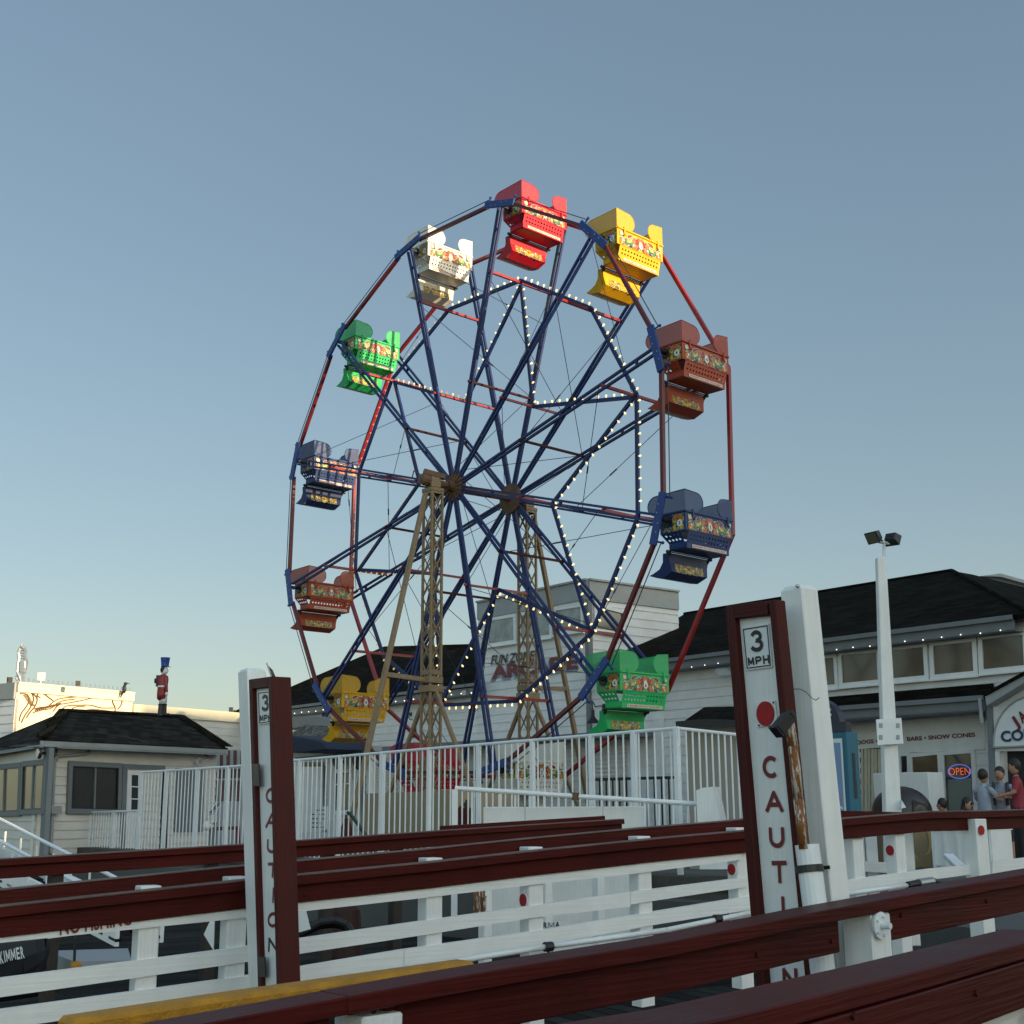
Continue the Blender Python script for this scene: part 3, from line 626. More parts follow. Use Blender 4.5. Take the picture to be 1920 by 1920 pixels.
# lit polygon and star in the middle plane
bn = 0; rest = MB()
def bulb_mb(mb, c, d, mi=0):
    n = 8; prof = [(.010, 0), (.012, .02), (.021, .042), (.021, .058), (.012, .072)]; ax = d; mb.lathe(c, prof, 8, mi, ax)
for kind, k in [('star', q) for q in (0, 1, 2, 3, 4, 5, 6, 11)] + [('poly', q) for q in (0, 1, 2, 3, 4, 5, 11)] + [('star', q) for q in (7, 8, 9, 10)] + [('poly', q) for q in (6, 7, 8, 9, 10)]:
    if 1:
        if kind == 'poly': a, b = rp(k, R1 + .05, 0), rp(k + 1, R1 + .05, 0)
        else:
            o = k % 2 == 0; a, b = rp(k, R1 - .05 if o else R2, .03), rp(k + 1, R2 if o else R1 - .05, .03)
        bar = MB().beam(a, b, .075, .05, AD).build('light_bar', blue, wheel)
        n = 11 if kind == 'poly' else 13; d = (b - a).normalized(); out = d.cross(AD).normalized()
        if out.dot((a + b) / 2 - HUB) < 0: out = -out
        side = out
        for i in range(n):
            c = a.lerp(b, (i + .6) / n) + side * .03
            t = MB() if bn < 100 else rest
            dim_ = (k in (6, 7, 8, 9, 10) and kind == 'poly') or (kind == 'star' and k in (7, 8, 9, 10)); bulb_mb(t, c, side + AD * -.15, 1 if dim_ and bn >= 100 else 0)
            if bn < 100: t.build('bulb', bulbd if dim_ else bulbm, bar)
            bn += 1
rest.build('bulb', [bulbm, bulbd], wheel, kind='stuff')
# lattice towers
def tower(u, sgn):
    t = empty('support_tower', V((0, 0, 0))); t.parent = wheel; tag(t)
    hw = .135; top = -.22; bot = GZ - HUB.z; C4 = [(u - hw, -hw), (u + hw, -hw), (u + hw, hw), (u - hw, hw)]
    mb = MB()
    for a, b in C4: mb.beam(W(a, b, bot), W(a, b, top), .045, .045, AD)
    H = top - bot; n = 17
    for i in range(n):
        z0, z1 = bot + H * i / n, bot + H * (i + 1) / n
        for (a, b), (c, d) in zip(C4, C4[1:] + C4[:1]):
            nn = V((0, 0, 0)); mb.beam(W(a, b, z0), W(c, d, z1), .026, .012, AD if abs(a - c) < .01 else HD); mb.beam(W(a, b, z1), W(c, d, z0), .026, .012, AD if abs(a - c) < .01 else HD)
    for z in (top, bot + H * .5, bot + .15):
        for (a, b), (c, d) in zip(C4, C4[1:] + C4[:1]): mb.beam(W(a, b, z), W(c, d, z), .05, .09, UPZ)
    mb.build('lattice', tan, t)
    mb = MB(); mb.box(W(u, 0, top), .34, .34, .08, AD); mb.box(W(u, 0, top + .1), .26, .22, .22, AD); mb.build('bearing_block', tan, t, bevel=.01)
    zj = -4.35; mb = MB(); mb.box(W(u, 0, zj), .37, .37, .14, AD); mb.box(W(u, 0, zj + .18), .35, .35, .13, AD); mb.build('joint_box', tan, t, bevel=.01)
    m_ = sgn * 2.1
    mb = MB(); mb.beam(W(u + sgn * .2, 0, top - .05), W(u + m_, 0, bot), .085, .085, HD); mb.build('outer_brace', tan, t)
    mb = MB(); fr = (top - .05 - (zj + .1)) / (top - .05 - bot); mb.beam(W(u, 0, zj + .24), W(u + sgn * (.2 + 1.9 * fr), 0, zj + .30), .07, .09); mb.build('tie_arm', tan, t)
    for d in (-1, 1):
        mb = MB(); mb.beam(W(u, d * .15, zj + .02), W(u, d * 2.1, bot), .07, .07, AD); mb.build('side_brace', tan, t)
tower(-1.32, -1); tower(1.36, 1)

# ------------------------------------------------------------------ the seats
pal = {'red': (.48, .010, .030), 'yellow': (.68, .37, .006), 'orange': (.36, .050, .016), 'blue': (.010, .035, .14), 'green': (.020, .44, .13), 'white': (.78, .76, .68)}
inks = [mat('art_red_ink', (.35, .02, .03), .4, var=0), mat('art_yellow_ink', (.62, .42, .03), .4, var=0), mat('art_navy_ink', (.02, .03, .12), .4, var=0), mat('art_cream_ink', (.62, .58, .42), .4, var=0), mat('art_leaf_ink', (.05, .20, .07), .4, var=0), mat('art_orange_ink', (.50, .16, .02), .4, var=0), mat('art_black_ink', (.02, .022, .03), .4, var=0)]
def artwork(mb, P0, X, Y, Nn, w_, h_, seed, dense=1):
    """painted scrollwork: mirrored petals and leaves with a pale outline, centred on P0"""
    rnd = random.Random(seed)
    def petal(cx, cy, an, L, wd, mi, lay):
        n = 10; pts = []
        for i in range(n):
            t = 2 * pi * i / n; a = cos(t) * L * .5 + L * .5; b = sin(t) * wd * .5 * (1 - .55 * cos(t)); a2 = a; b2 = b + .25 * a * a / max(L, .01) * .6
            pts.append((cx + a2 * cos(an) - b2 * sin(an), cy + a2 * sin(an) + b2 * cos(an)))
        return pts, mi, lay
    L_ = []
    nf = int(24 * dense)
    for i in range(nf):
        cx = (i + rnd.random()) / nf * w_ * .46; cy = rnd.uniform(-.36, .30) * h_
        an = rnd.choice([-.3, .4, 1.0, 1.7, 2.5, -1.2]) + rnd.uniform(-.3, .3); L = h_ * rnd.uniform(.25, .5); wd = h_ * rnd.uniform(.13, .26)
        L_.append(petal(cx, cy, an, L, wd, rnd.choice([0, 1, 1, 2, 4, 4, 5, 1, 5, 3]), i))
    for sc, mm, dd in ((1.62, 3, 0), (1.36, 6, .004), (1.0, -1, .008)):
        for k, (pts, mi, lay) in enumerate(L_):
            cx = sum(p[0] for p in pts) / len(pts); cy = sum(p[1] for p in pts) / len(pts); mm_ = mi if mm < 0 else mm
            for sx in (1, -1):
                q = []
                for x, y in pts:
                    x, y = cx + (x - cx) * sc, cy + (y - cy) * sc
                    x = max(-w_ / 2, min(w_ / 2, x)); y = max(-h_ / 2, min(h_ / 2, y)); q.append(P0 + X * (x * sx) + Y * y + Nn * (.003 + lay * .00006 + dd * .5 + (.00003 if sx < 0 else 0)))
                n2 = (q[1] - q[0]).cross(q[3] - q[0])
                if n2.dot(Nn) < 0: q.reverse()
                mb.face(q, mm_)
def plate_holes(mb, A, B, Cc, D, cols, rows, r, margin, mi=0):
    """sheet A(bottom-left) B(bottom-right) Cc(top-right) D(top-left) with real round holes"""
    def q(s, t): return (A * (1 - s) + B * s) * (1 - t) + (D * (1 - s) + Cc * s) * t
    L, H = (B - A).length, (D - A).length
    def cell(s0, s1, t0, t1, hole):
        c = q((s0 + s1) / 2, (t0 + t1) / 2); cor = [q(s0, t0), q(s1, t0), q(s1, t1), q(s0, t1)]
        if not hole: mb.face(cor, mi); return
        ex = (q(s1, (t0 + t1) / 2) - q(s0, (t0 + t1) / 2)).normalized(); ey = (q((s0 + s1) / 2, t1) - q((s0 + s1) / 2, t0)).normalized(); n = 12
        ring = [c + (ex * cos(2 * pi * i / n + pi * 1.25) + ey * sin(2 * pi * i / n + pi * 1.25)) * r for i in range(n)]
        for e in range(4):
            a, b = cor[e], cor[(e + 1) % 4]; rr = [ring[(e * 3 + j) % n] for j in range(4)]
            mb.face([a, b, rr[3], rr[2], rr[1], rr[0]], mi)
    sm, tm = margin / L, margin * .5 / H
    cell(0, 1, 0, tm, False); cell(0, 1, 1 - tm, 1, False); cell(0, sm, tm, 1 - tm, False); cell(1 - sm, 1, tm, 1 - tm, False)
    for i in range(cols):
        for j in range(rows):
            cell(sm + (1 - 2 * sm) * i / cols, sm + (1 - 2 * sm) * (i + 1) / cols, tm + (1 - 2 * tm) * j / rows, tm + (1 - 2 * tm) * (j + 1) / rows, True)
def make_seat(colname, num, label, full_guard):
    col = pal[colname]; paint = MATS.get('seat_' + colname) or mat('seat_' + colname, col, .42, var=.12, vs=4, spec=.35)
    mesh_ = bpy.data.materials.get('mesh_' + colname) or perf('mesh_' + colname, [min(1, c * 1.0 + .02) for c in col])
    s = empty('wheel_seat', HUB, label, 'ferris wheel seat', 'seats hung round the ferris wheel')
    O = HUB
    def S(u, v, z): return O + AD * u + HD * v + UPZ * z
    U, UB = .665, .575; VB, VBb, VF, VFb = .36, .31, -.22, -.10; Z1, Z2, Z3, Z4 = .13, -.21, -.42, -.51
    def th(a, nrm, t=.012): return nrm * t
    # body: floor, lips, side sheets
    mb = MB(); mb.hexa([S(-UB, VFb, Z4 + .0), S(UB, VFb, Z4 + .0), S(UB, VBb, Z4), S(-UB, VBb, Z4)], [S(-UB, VFb, Z4 + .025), S(UB, VFb, Z4 + .025), S(UB, VBb, Z4 + .025), S(-UB, VBb, Z4 + .025)])
    mb.slab([S(-UB, VFb - .12, -.20), S(UB, VFb - .12, -.20), S(UB, VBb, -.20), S(-UB, VBb, -.20)], UPZ * .04)
    mb.build('seat_pan', paint, s)
    mb = MB(); mb.slab([S(-U, VB, Z2), S(U, VB, Z2), S(U, VB, Z1), S(-U, VB, Z1)], -HD * .015)
    mb.beam(S(-U, VB + .01, Z1), S(U, VB + .01, Z1), .03, .03); back = mb.build('back_panel', paint, s)
    mb = MB(); plate_holes(mb, S(-UB - .02, VBb, Z3), S(UB + .02, VBb, Z3), S(U - .06, VB - .008, Z2), S(-U + .09, VB - .008, Z2), 13, 2, .021, .05); mb.build('perforated_panel', paint, s)
    mb = MB(); mb.slab([S(-UB - .01, VBb + .002, Z4), S(UB + .01, VBb + .002, Z4), S(UB + .01, VBb + .006, Z3), S(-UB - .01, VBb + .006, Z3)], -HD * .015); lip = mb.build('back_lip', paint, s)
    for sg in (-1, 1):
        mb = MB(); mb.slab([S(sg * U, VF, Z2), S(sg * U, VB - .016, Z2), S(sg * U, VB - .016, Z1), S(sg * U, VF, Z1)], -AD * sg * .015)
        mb.beam(S(sg * (U + .005), VF, Z1), S(sg * (U + .005), VB, Z1), .028, .028)
        plate_holes(mb, S(sg * UB, VFb, Z3 + .03), S(sg * UB, VBb - .06, Z3 + .03), S(sg * U, VB - .12, Z2), S(sg * U, VF, Z2), 4, 2, .022, .03)
        mb.slab([S(sg * UB, VFb, Z4), S(sg * UB, VBb, Z4), S(sg * UB, VBb, Z3 + .03), S(sg * UB, VFb, Z3 + .03)], -AD * sg * .01)
        sp = mb.build('side_panel', paint, s)
        n0 = AD * sg
        # pivot plate
        mb = MB(); mb.disc(S(sg * (U + .001), -.05, -.01), n0, .10, .02, 14); mb.tube(S(sg * U, 0, 0), S(sg * .86, 0, 0), .03, 8); mb.build('pivot_plate', black, s)
        if sg < 0:
            mb = MB(); artwork(mb, S(-U - .002, .20, -.05), HD, UPZ, -AD, .27, .30, 11, .55); artwork(mb, S(-U - .002, .08, -.16), HD, UPZ, -AD, .46, .09, 5, .5)
            mb.build('artwork', inks, sp)
            mb = MB(); mb.disc(S(-U - .008, .235, -.07), -AD, .062, .004, 20, 0); text_mb(str(num), S(-U - .008, .205, -.1), S(-U - .008, .265, -.1), .06, -AD, .0055, .03, mb=mb, mi=1, center=True, fit=False); mb.build('number_badge', [signw, letk], sp)
    mb = MB(); artwork(mb, S(0, VB + .002, -.055), AD, UPZ, HD, 1.20, .28, 3, 1.25); mb.build('artwork', inks, back)
    mb = MB(); mb.disc(S(0, VB + .014, -.08), HD, .068, .004, 20, 0, sx=.8); text_mb(str(num), S(-.04, VB + .014, -.115), S(.04, VB + .014, -.115), .07, HD, .0055, .03, mb=mb, mi=1, center=True, fit=False); mb.build('number_badge', [signw, letk], back)
    stick = mat('sticker_pale_pink', (.66, .52, .46), .4, var=.05, vs=20)
    mb = MB(); q = [S(-.46, VBb + .012, Z4 + .018), S(.50, VBb + .012, Z4 + .018), S(.50, VBb + .014, Z3 - .016), S(-.46, VBb + .014, Z3 - .016)]; mb.slab(q, HD * .002, 0)
    text_mb('DANGER! DO NOT ROCK SEAT', q[0] + AD * .03 + UPZ * .014 + HD * .001, q[1] - AD * .03 + UPZ * .014 + HD * .001, .032, HD, .003, .01, mb=mb, mi=1); mb.build('warning_sticker', [stick, letr], lip)
    # straps over the back edge
    for u_ in (-.48, .50):
        mb = MB(); mb.beam(S(u_, VB + .03, Z1 + .05), S(u_, VB + .03, Z1 - .13), .035, .014, HD); mb.ball(S(u_, VB + .045, Z1 - .13), .022, nu=6, nv=4); mb.build('strap', paint, s)
    # perforated guards wrapped round both ends
    for sg in (-1, 1):
        L = .50 if sg < 0 else .42; top = .50; mb = MB(); fr = MB(); path = []
        zz = Z1 + .015; n = 10; r = (top - zz) / 2
        side = [(-.30, zz)] + [(-.30 - r * 1.1 * sin(pi * i / n), zz + r - r * cos(pi * i / n)) for i in range(n + 1)] + [(VB, top + .02)]
        cor = [S(sg * U, v, z) for v, z in side]; poly = cor + [S(sg * U, VB, zz)]
        mb.slab(poly, AD * sg * .004); fr.path(cor, .009, 5)
        u0 = sg * U; bk = [(u0, top + .02)] + [(u0 - sg * (L - r + r * sin(pi * i / n)), zz + r + r * cos(pi * i / n)) for i in range(n + 1)]
        c2 = [S(u, VB, z) for u, z in bk]; mb.slab(c2 + [S(u0, VB, zz)], HD * .004); fr.path(c2, .009, 5)
        g_ = mb.build('guard', mesh_, s); fr.build('guard_frame', paint, g_)
    # foot board hung under the seat
    prof = [(-.135, -.530, .545), (-.150, -.70, .515), (-.125, -.86, .47), (-.34, -.955, .44), (-.50, -.93, .46), (-.66, -.875, .46)]
    mb = MB(); 
    for (v0, z0, w0), (v1, z1, w1) in zip(prof, prof[1:]):
        d = V((0, 0, 0)); nrm = (HD * (z0 - z1) - UPZ * (v0 - v1)).normalized() * .014
        mb.slab([S(-w0, v0, z0), S(w0, v0, z0), S(w1, v1, z1), S(-w1, v1, z1)], -nrm if nrm.dot(HD) > 0 or True else nrm)
    for sg in (-1, 1):
        ck = [(-.135, -.530), (-.150, -.70), (-.125, -.86), (-.34, -.955), (-.50, -.93), (-.66, -.875), (-.56, -.85), (-.40, -.79), (-.30, -.68), (-.27, -.535)]
        wv = lambda z: .54 - (-.555 - z) * .2
        mb.slab([S(sg * wv(z), v, z) for v, z in ck], AD * sg * .012)
    ft = mb.build('foot_board', paint, s)
    mb = MB(); dn = (UPZ * 1 - HD * .10).normalized(); artwork(mb, S(0, -.138, -.79) + HD * .0, AD, (UPZ - HD * .156).normalized(), (HD + UPZ * .156).normalized(), .78, .17, 9, 1.0); mb.build('artwork', inks, ft)
    mb = MB()
    for sg in (-1, 1): mb.beam(S(sg * .56, VFb, -.50), S(sg * .53, -.16, -.60), .03, .05, AD); mb.ball(S(sg * .60, VFb - .02, -.52), .035, nu=8, nv=5)
    mb.beam(S(-.56, -.13, -.515), S(.56, -.13, -.515), .018, .018); mb.build('hinge_bar', black, s)
    return s
seats = [('red', 2, 'red seat numbered 2 hanging at the very top of the ferris wheel'),
         ('yellow', 3, 'bright yellow sunlit seat numbered 3 near the top right of the wheel'),
         ('orange', 4, 'rust orange seat numbered 4 at the upper right of the wheel'),
         ('blue', 5, 'dark blue seat numbered 5 at the far right of the wheel'),
         ('green', 6, 'green seat numbered 6 low on the right above the white fence'),
         ('white', 7, 'shaded white seat numbered 7 at the bottom, seen through the white fence'),
         ('red', 8, 'dark red seat at the bottom of the wheel behind the near lattice tower'),
         ('yellow', 9, 'dull yellow seat numbered 9 in the shade at lower left of the wheel'),
         ('orange', 10, 'rust orange seat numbered 10 at the far left above the dark roof'),
         ('blue', 11, 'blue seat with a sunlit back panel at the left of the wheel'),
         ('green', 12, 'bright green sunlit seat numbered 12 at the upper left of the wheel'),
         ('white', 1, 'white sunlit seat numbered 1 between the green and the topmost red seat')]
base_seats = {}
for k, (c_, n_, lab) in enumerate(seats):
    st = make_seat(c_, n_, lab, True); st.location = rp(k, 6.03, 0)

# unseen stepped block, added and shaped to throw the long evening shade
bb_ = HUB + SUN_AZ * 66; bb_.z = GZ
cb = empty('added_shade_block', bb_, 'unseen tan block added to cast the evening shade, behind the viewer to the right', 'building')
Hh = 8.237 + 1.75 + 66 * .195 - GZ + .2
ex = V((-SUN_AZ.y, SUN_AZ.x, 0))
mb = MB(); lat = lambda L: L - bb_.dot(ex)
for l0, l1, dh in ((-18, 12, -9.0), (12, 23.4, 0), (23.4, 30.4, -1.5), (30.4, 46, -.2)): mb.box(bb_ + SUN_AZ * 6 + ex * ((lat(l0) + lat(l1)) / 2), l1 - l0, 12, Hh + dh, ex)
mb.build('wall', stucco, cb)
for i in range(-1, 6):
    for z in (2.2, 5.4, 8.6, 11.8, 15, 18.2):
        c = bb_ + ex * (i * 4.2) + UPZ * (z - .0); mb = MB(); mb.slab([c - ex * .8 - SUN_AZ * .03, c + ex * .8 - SUN_AZ * .03, c + ex * .8 + UPZ * 1.5 - SUN_AZ * .03, c - ex * .8 + UPZ * 1.5 - SUN_AZ * .03], SUN_AZ * .02)
        if z in (5.4, 11.8, 18.2): mb.build('window', glass, cb)
# ================================================================== buildings
FAd = V((-.616, .788, 0)).normalized()
class PlX(Pl):
    def __init__(s, a, d):
        s.a = V((a[0], a[1], 0)); s.d = V(d).normalized(); s.n = V((s.d.y, -s.d.x, 0))
        if s.n.dot(-s.a) < 0: s.n = -s.n
FAC = PlX((10.2, 27), FAd)
def window(parent, pl, g, fw=.09, fm=wtrim, gm=glass, out=.085, rails_=(), sill=True, name='window', mull=()):
    """glass corners g = (tl, tr, br, bl) in the picture; frame bars round it"""
    root = empty('w', (0, 0, 0)); bpy.data.objects.remove(root)
    q = [pl.at(x, y, out) for x, y in g]; tl, tr, br, bl = q
    mb = MB(); dx = (tr - tl).normalized(); n = pl.n
    def bar(a, b, w_, th=.05): mb.beam(a, b, w_, th, n.cross((b - a).normalized()) if False else n)
    bar(tl - dx * fw, tr + dx * fw, fw); 
    mb2 = MB()
    for a, b in ((tl, tr), (bl, br)):
        s = UPZ * (fw / 2) * (1 if a is tl else -1); mb2.slab([a - dx * fw + s - UPZ * fw / 2, b + dx * fw + s - UPZ * fw / 2, b + dx * fw + s + UPZ * fw / 2, a - dx * fw + s + UPZ * fw / 2], -n * .06, 0, dx)
    if gm in (glassd, glassb):
        inn = MB()
        for a, b in ((tl, tr), (br, bl), (bl, tl), (tr, br)): inn.slab([a, b, b + ((tl + br) / 2 - b) * .05, a + ((tl + br) / 2 - a) * .05], -n * .02, 0, b - a)
        inn_ = True
    else: inn_ = False
    for a, b, sg in ((tl, bl, -1), (tr, br, 1)): mb2.slab([a, a + dx * fw * sg, b + dx * fw * sg, b], -n * .058, 0, UPZ)
    for f in rails_: a, b = tl + (bl - tl) * f, tr + (br - tr) * f; mb2.slab([a - UPZ * .018, b - UPZ * .018, b + UPZ * .018, a + UPZ * .018], -n * .03, 0, dx)
    for f in mull: a, b = tl + (tr - tl) * f, bl + (br - bl) * f; mb2.slab([a - dx * .022, a + dx * .022, b + dx * .022, b - dx * .022], -n * .031, 0, UPZ)
    o = mb2.build(name, fm, parent)
    if inn_: inn.build('sash', black, o)
    mb3 = MB(); mb3.slab([p - n * .035 for p in q], -n * .01); mb3.build('pane', gm, o)
    if sill: mb4 = MB(); s_ = UPZ * (fw + .0); mb4.slab([bl - dx * (fw + .04) - s_ - UPZ * .04, br + dx * (fw + .04) - s_ - UPZ * .04, br + dx * (fw + .04) - s_ + n * .05 - UPZ * .04, bl - dx * (fw + .04) - s_ + n * .05 - UPZ * .04], UPZ * .038, 0, dx); mb4.build('sill', fm, o)
    return o
def zat(pl, px, py, off=0): return pl.at(px, py, off).z
def roofface(mb, pts, th=.10, g=None):
    n = (V(pts[1]) - V(pts[0])).cross(V(pts[2]) - V(pts[0])).normalized()
    if n.z < 0: n = -n
    mb.slab(pts, -n * th, 0, g)
zE = sum(zat(FAC, x, y, .45) for x, y in ((560, 1312), (895, 1284), (1541, 1206), (1916, 1158))) / 4

# ---- the long hall right of the tower, with the shop front
hall = empty('waterfront_hall', FAC.xy(1650) + UPZ * GZ, 'long white clapboard hall with dark shingle roof and snack shop at right', 'building')
wallrect('wall', wsid, hall, FAC.xy(1112), FAC.xy(2040), GZ, zE + .05, FAC.n, .24)
# roof
RG = PlX(FAC.a - FAC.n * 6.0, FAd)
e0_, e1_ = FAC.at(1100, 1262, .45), FAC.at(1932, 1156, .45); e0_.z = e1_.z = zE
r0, r1 = RG.at(1283, 1149), RG.at(1785, 1073); rz = (r0.z + r1.z) / 2; r0.z = r1.z = rz
mb = MB(); roofface(mb, [e0_, e1_, r1, r0], g=FAd)
rf = mb.build('roof', shingle, hall)
mb = MB(); e2 = e1_ - FAC.n * 13; roofface(mb, [e1_, e2, r1 - FAC.n * 1.0], g=FAC.n); roofface(mb, [r1, e1_, r1 - FAC.n * 1.0], g=FAC.n)
mb.build('hip_roof', shingle, hall)
mb = MB(); mb.tube(r1, e1_, .06, 6); mb.tube(r0, r1, .06, 6); mb.build('ridge_cap', shingle, rf)
gq = [P(1840, 1082, 44), P(1876, 1078, 44), P(1990, 1110, 44), P(1990, 1150, 44), P(1880, 1115, 44)]
mb = MB(); mb.slab(gq, (0, 3, 0)); mb.build('rear_dormer', grey, hall)
mb = MB(); mb.slab([P(1838, 1080, 43.8), P(1876, 1075, 43.8), P(1995, 1108, 43.8), P(1995, 1114, 43.8), P(1876, 1081, 43.8)], (0, 3.4, 0)); mb.build('dormer_edge', lgrey, hall)
def fascia(parent, pl, x0, x1, z, off, h=.32, m_=grey, gut=True):
    a, b = pl.xy(x0, off), pl.xy(x1, off); mb = MB(); mb.slab([a + UPZ * z, b + UPZ * z, b + UPZ * (z - h), a + UPZ * (z - h)], -pl.n * .04, 0, pl.d); o = mb.build('fascia', m_, parent)
    mb = MB(); mb.slab([a + UPZ * (z - h + .002), b + UPZ * (z - h + .002), b - pl.n * off + UPZ * (z - h + .002), a - pl.n * off + UPZ * (z - h + .002)], UPZ * .03, 0, pl.d); mb.build('soffit', m_, parent)
    if gut: mb = MB(); mb.slab([a + UPZ * (z + .01), b + UPZ * (z + .01), b + UPZ * (z - .09), a + UPZ * (z - .09)], pl.n * .09, 0, pl.d); mb.build('gutter', grey, parent)
fascia(hall, FAC, 1112, 1932, zE, .42)
for x0, x1, y0, y1, y2, y3 in ((1541, 1562, 1235, 1233, 1283, 1285), (1577, 1643, 1229, 1223, 1274, 1281), (1657, 1730, 1221, 1213, 1266, 1273), (1749, 1822, 1211, 1203, 1258, 1265), (1841, 1917, 1199, 1190, 1247, 1255), (1936, 2020, 1187, 1176, 1235, 1244)):
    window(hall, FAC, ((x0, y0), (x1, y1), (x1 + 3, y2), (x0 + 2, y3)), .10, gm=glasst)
# lower pent roof
po_ = 1.0; mb = MB(); a, b = FAC.at(1380, 1327, .03), FAC.at(1960, 1266, .03); c, d = FAC.at(1860, 1300, po_), FAC.at(1380, 1342, po_); zt = (a.z + b.z) / 2; zb_ = (c.z + d.z) / 2; a.z = b.z = zt; c.z = d.z = zb_
b2 = FAC.at(1862, 1277, .03); b2.z = zt; roofface(mb, [d, c, b2, a], .08, FAd); mb.build('pent_roof', shingle, hall)
fascia(hall, FAC, 1380, 1862, zb_, po_ - .02, .30)
mb = MB(); c = FAC.at(1838, 1320, po_ + .06); mb.tube(V((c.x, c.y, zb_ - .05)), V((c.x, c.y, zb_ - .55)), .04, 8); mb.tube(V((c.x, c.y, zb_ - .55)), FAC.at(1846, 1345, .05), .04, 8); mb.build('downpipe', lgrey, hall)
# shop sign band and shop windows
px_slab(FAC, [(1682, 1352), (1843, 1337), (1847, 1405), (1684, 1412)], .06, .05).build('sign_band', wtrim, hall)
sb = [o for o in hall.children if o.name.startswith('sign_band')][0]
for txt, a, b, h in (('DOGS \u2022', (1607, 1396), (1646, 1392.5), 7.4), ('BARS \u2022 SNOW CONES', (1701, 1389.4), (1829, 1381), 7.6)):
    p0, p1 = FAC.at(*a, .07), FAC.at(*b, .07); hh = (FAC.at(a[0], a[1] - h) - FAC.at(*a)).length
    text_mb(txt, p0, p1, hh, FAC.n, .006, .03).build('lettering', letr, sb)
px_slab(FAC, [(1600, 1378), (1656, 1372), (1657, 1401), (1602, 1405)], .055, .04).build('sign_band', wtrim, hall)
window(hall, FAC, ((1688, 1418), (1700, 1417), (1701, 1447), (1689, 1449)), .08)
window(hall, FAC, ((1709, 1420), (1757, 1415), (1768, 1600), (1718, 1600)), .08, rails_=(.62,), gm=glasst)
glg = mat('pale_green_glass_door', (.13, .18, .165), .12, var=.1, vs=1, spec=.8)
wB = window(hall, FAC, ((1769, 1416), (1820, 1412), (1829, 1600), (1778, 1603)), .08)
px_slab(FAC, [(1777, 1462), (1821, 1459), (1828, 1600), (1785, 1602)], .062, .006).build('lower_pane', glg, wB)
op = empty('open_sign', FAC.at(1799, 1460, .1), 'oval neon sign reading OPEN in red letters inside a blue ring, in the shop window', 'neon sign')
cc = FAC.at(1799, 1446.5, .08); mb = MB(); n = 28; prv = [cc + FAC.d * (-cos(2 * pi * i / n) * .27) + UPZ * sin(2 * pi * i / n) * .145 for i in range(n + 1)]; mb.path(prv, .012, 6)
mb.build('blue_ring', mat('neon_blue', (.1, .15, .6), .4, var=0, emit=(.10, .16, .65), est=.4), op)
a, b = cc + FAC.d * .25 - UPZ * .075, cc - FAC.d * .25 - UPZ * .075
text_mb('OPEN', a, b, .15, FAC.n, .004, -.02).build('lettering', mat('neon_red', (.8, .12, .05), .4, var=0, emit=(1, .16, .06), est=.5), op)
mb = MB(); mb.disc(cc - FAC.n * .02, FAC.n, .15, .008, 28, 0, sx=1.85); mb.build('backing', glass, op)
# pleated door left of the post
mb = MB()
for i in range(7): x = 1614 + i * 6.4; px_slab(FAC, [(x, 1404), (x + 4.6, 1404), (x + 5.5, 1600), (x + 1, 1600)], .05 + .03 * (i % 2), .04, mb)
mb.build('pleated_door', mat('cream_blind', (.55, .50, .38), .6, var=.05), hall)
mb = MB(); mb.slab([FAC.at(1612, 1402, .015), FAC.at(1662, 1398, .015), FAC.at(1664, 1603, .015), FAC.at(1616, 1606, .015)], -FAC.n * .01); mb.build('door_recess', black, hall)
for x, y in ((1853, 1322),):
    px_slab(FAC, [(1849, 1318), (1859, 1317), (1871, 1606), (1860, 1607)], .95, .12).build('corner_board', grey, hall)
# gabled entrance
GP = PlX(FAC.a + FAC.n * .9, FAd); ap = GP.at(1985, 1236); zc = GP.at(1856, 1322)
mb = MB(); mb.slab([GP.at(1860, 1320), GP.at(1985, 1250), GP.at(2100, 1320), GP.at(2100, 1404), GP.at(1862, 1409)], -GP.n * .1, 0, FAd); mb.build('gable_wall', wsid, hall)
ws = MB()
for y in range(1300, 1400, 11): ws.slab([GP.at(1863, y + 6, .02), GP.at(2090, y - 10, .02), GP.at(2090, y - 9, .02), GP.at(1863, y + 7, .02)], GP.n * .004, 0, FAd)
px_slab(GP, [(1846, 1302), (1985, 1226), (1985, 1240), (1850, 1323)], .35, .36).build('rake_board', lgrey, hall)
mb = MB(); roofface(mb, [GP.at(1844, 1300, .4), GP.at(1985, 1223, .4), GP.at(1985, 1223, .4) - GP.n * 5, GP.at(1844, 1300, .4) - GP.n * 5], .06, GP.n); mb.build('gable_roof', shingle, hall)
px_slab(GP, [(1863, 1409), (1874, 1408), (1880, 1610), (1866, 1611)], .0, .3).build('door_jamb', wtrim, hall)
px_slab(GP, [(1874, 1408), (2090, 1394), (2090, 1600), (1880, 1611)], -.28, .02).build('doorway_dark_sheet', black, hall)  # black sheet in the opening, painted darkness for the unlit interior
sg_ = empty('shop_sign', GP.xy(1930) + UPZ * 3.4, 'arched white sign with navy and red letters over the dark shop doorway', 'sign')
c0 = GP.at(1935, 1402, .08); pts = [c0 - FAd * (-.98)] ; R_ = .95
cx = GP.at(1946, 1398, .06); arc = [cx + FAd * (R_ * cos(pi * i / 16)) + UPZ * (R_ * sin(pi * i / 16) * 1.02) for i in range(17)]
mb = MB(); mb.slab(arc, -GP.n * .06); mb.build('board', signw, sg_)
mb = MB(); mb.path([p + GP.n * .005 for p in arc] + [arc[0] + GP.n * .005], .02, 6); mb.build('rim', lgrey, sg_)
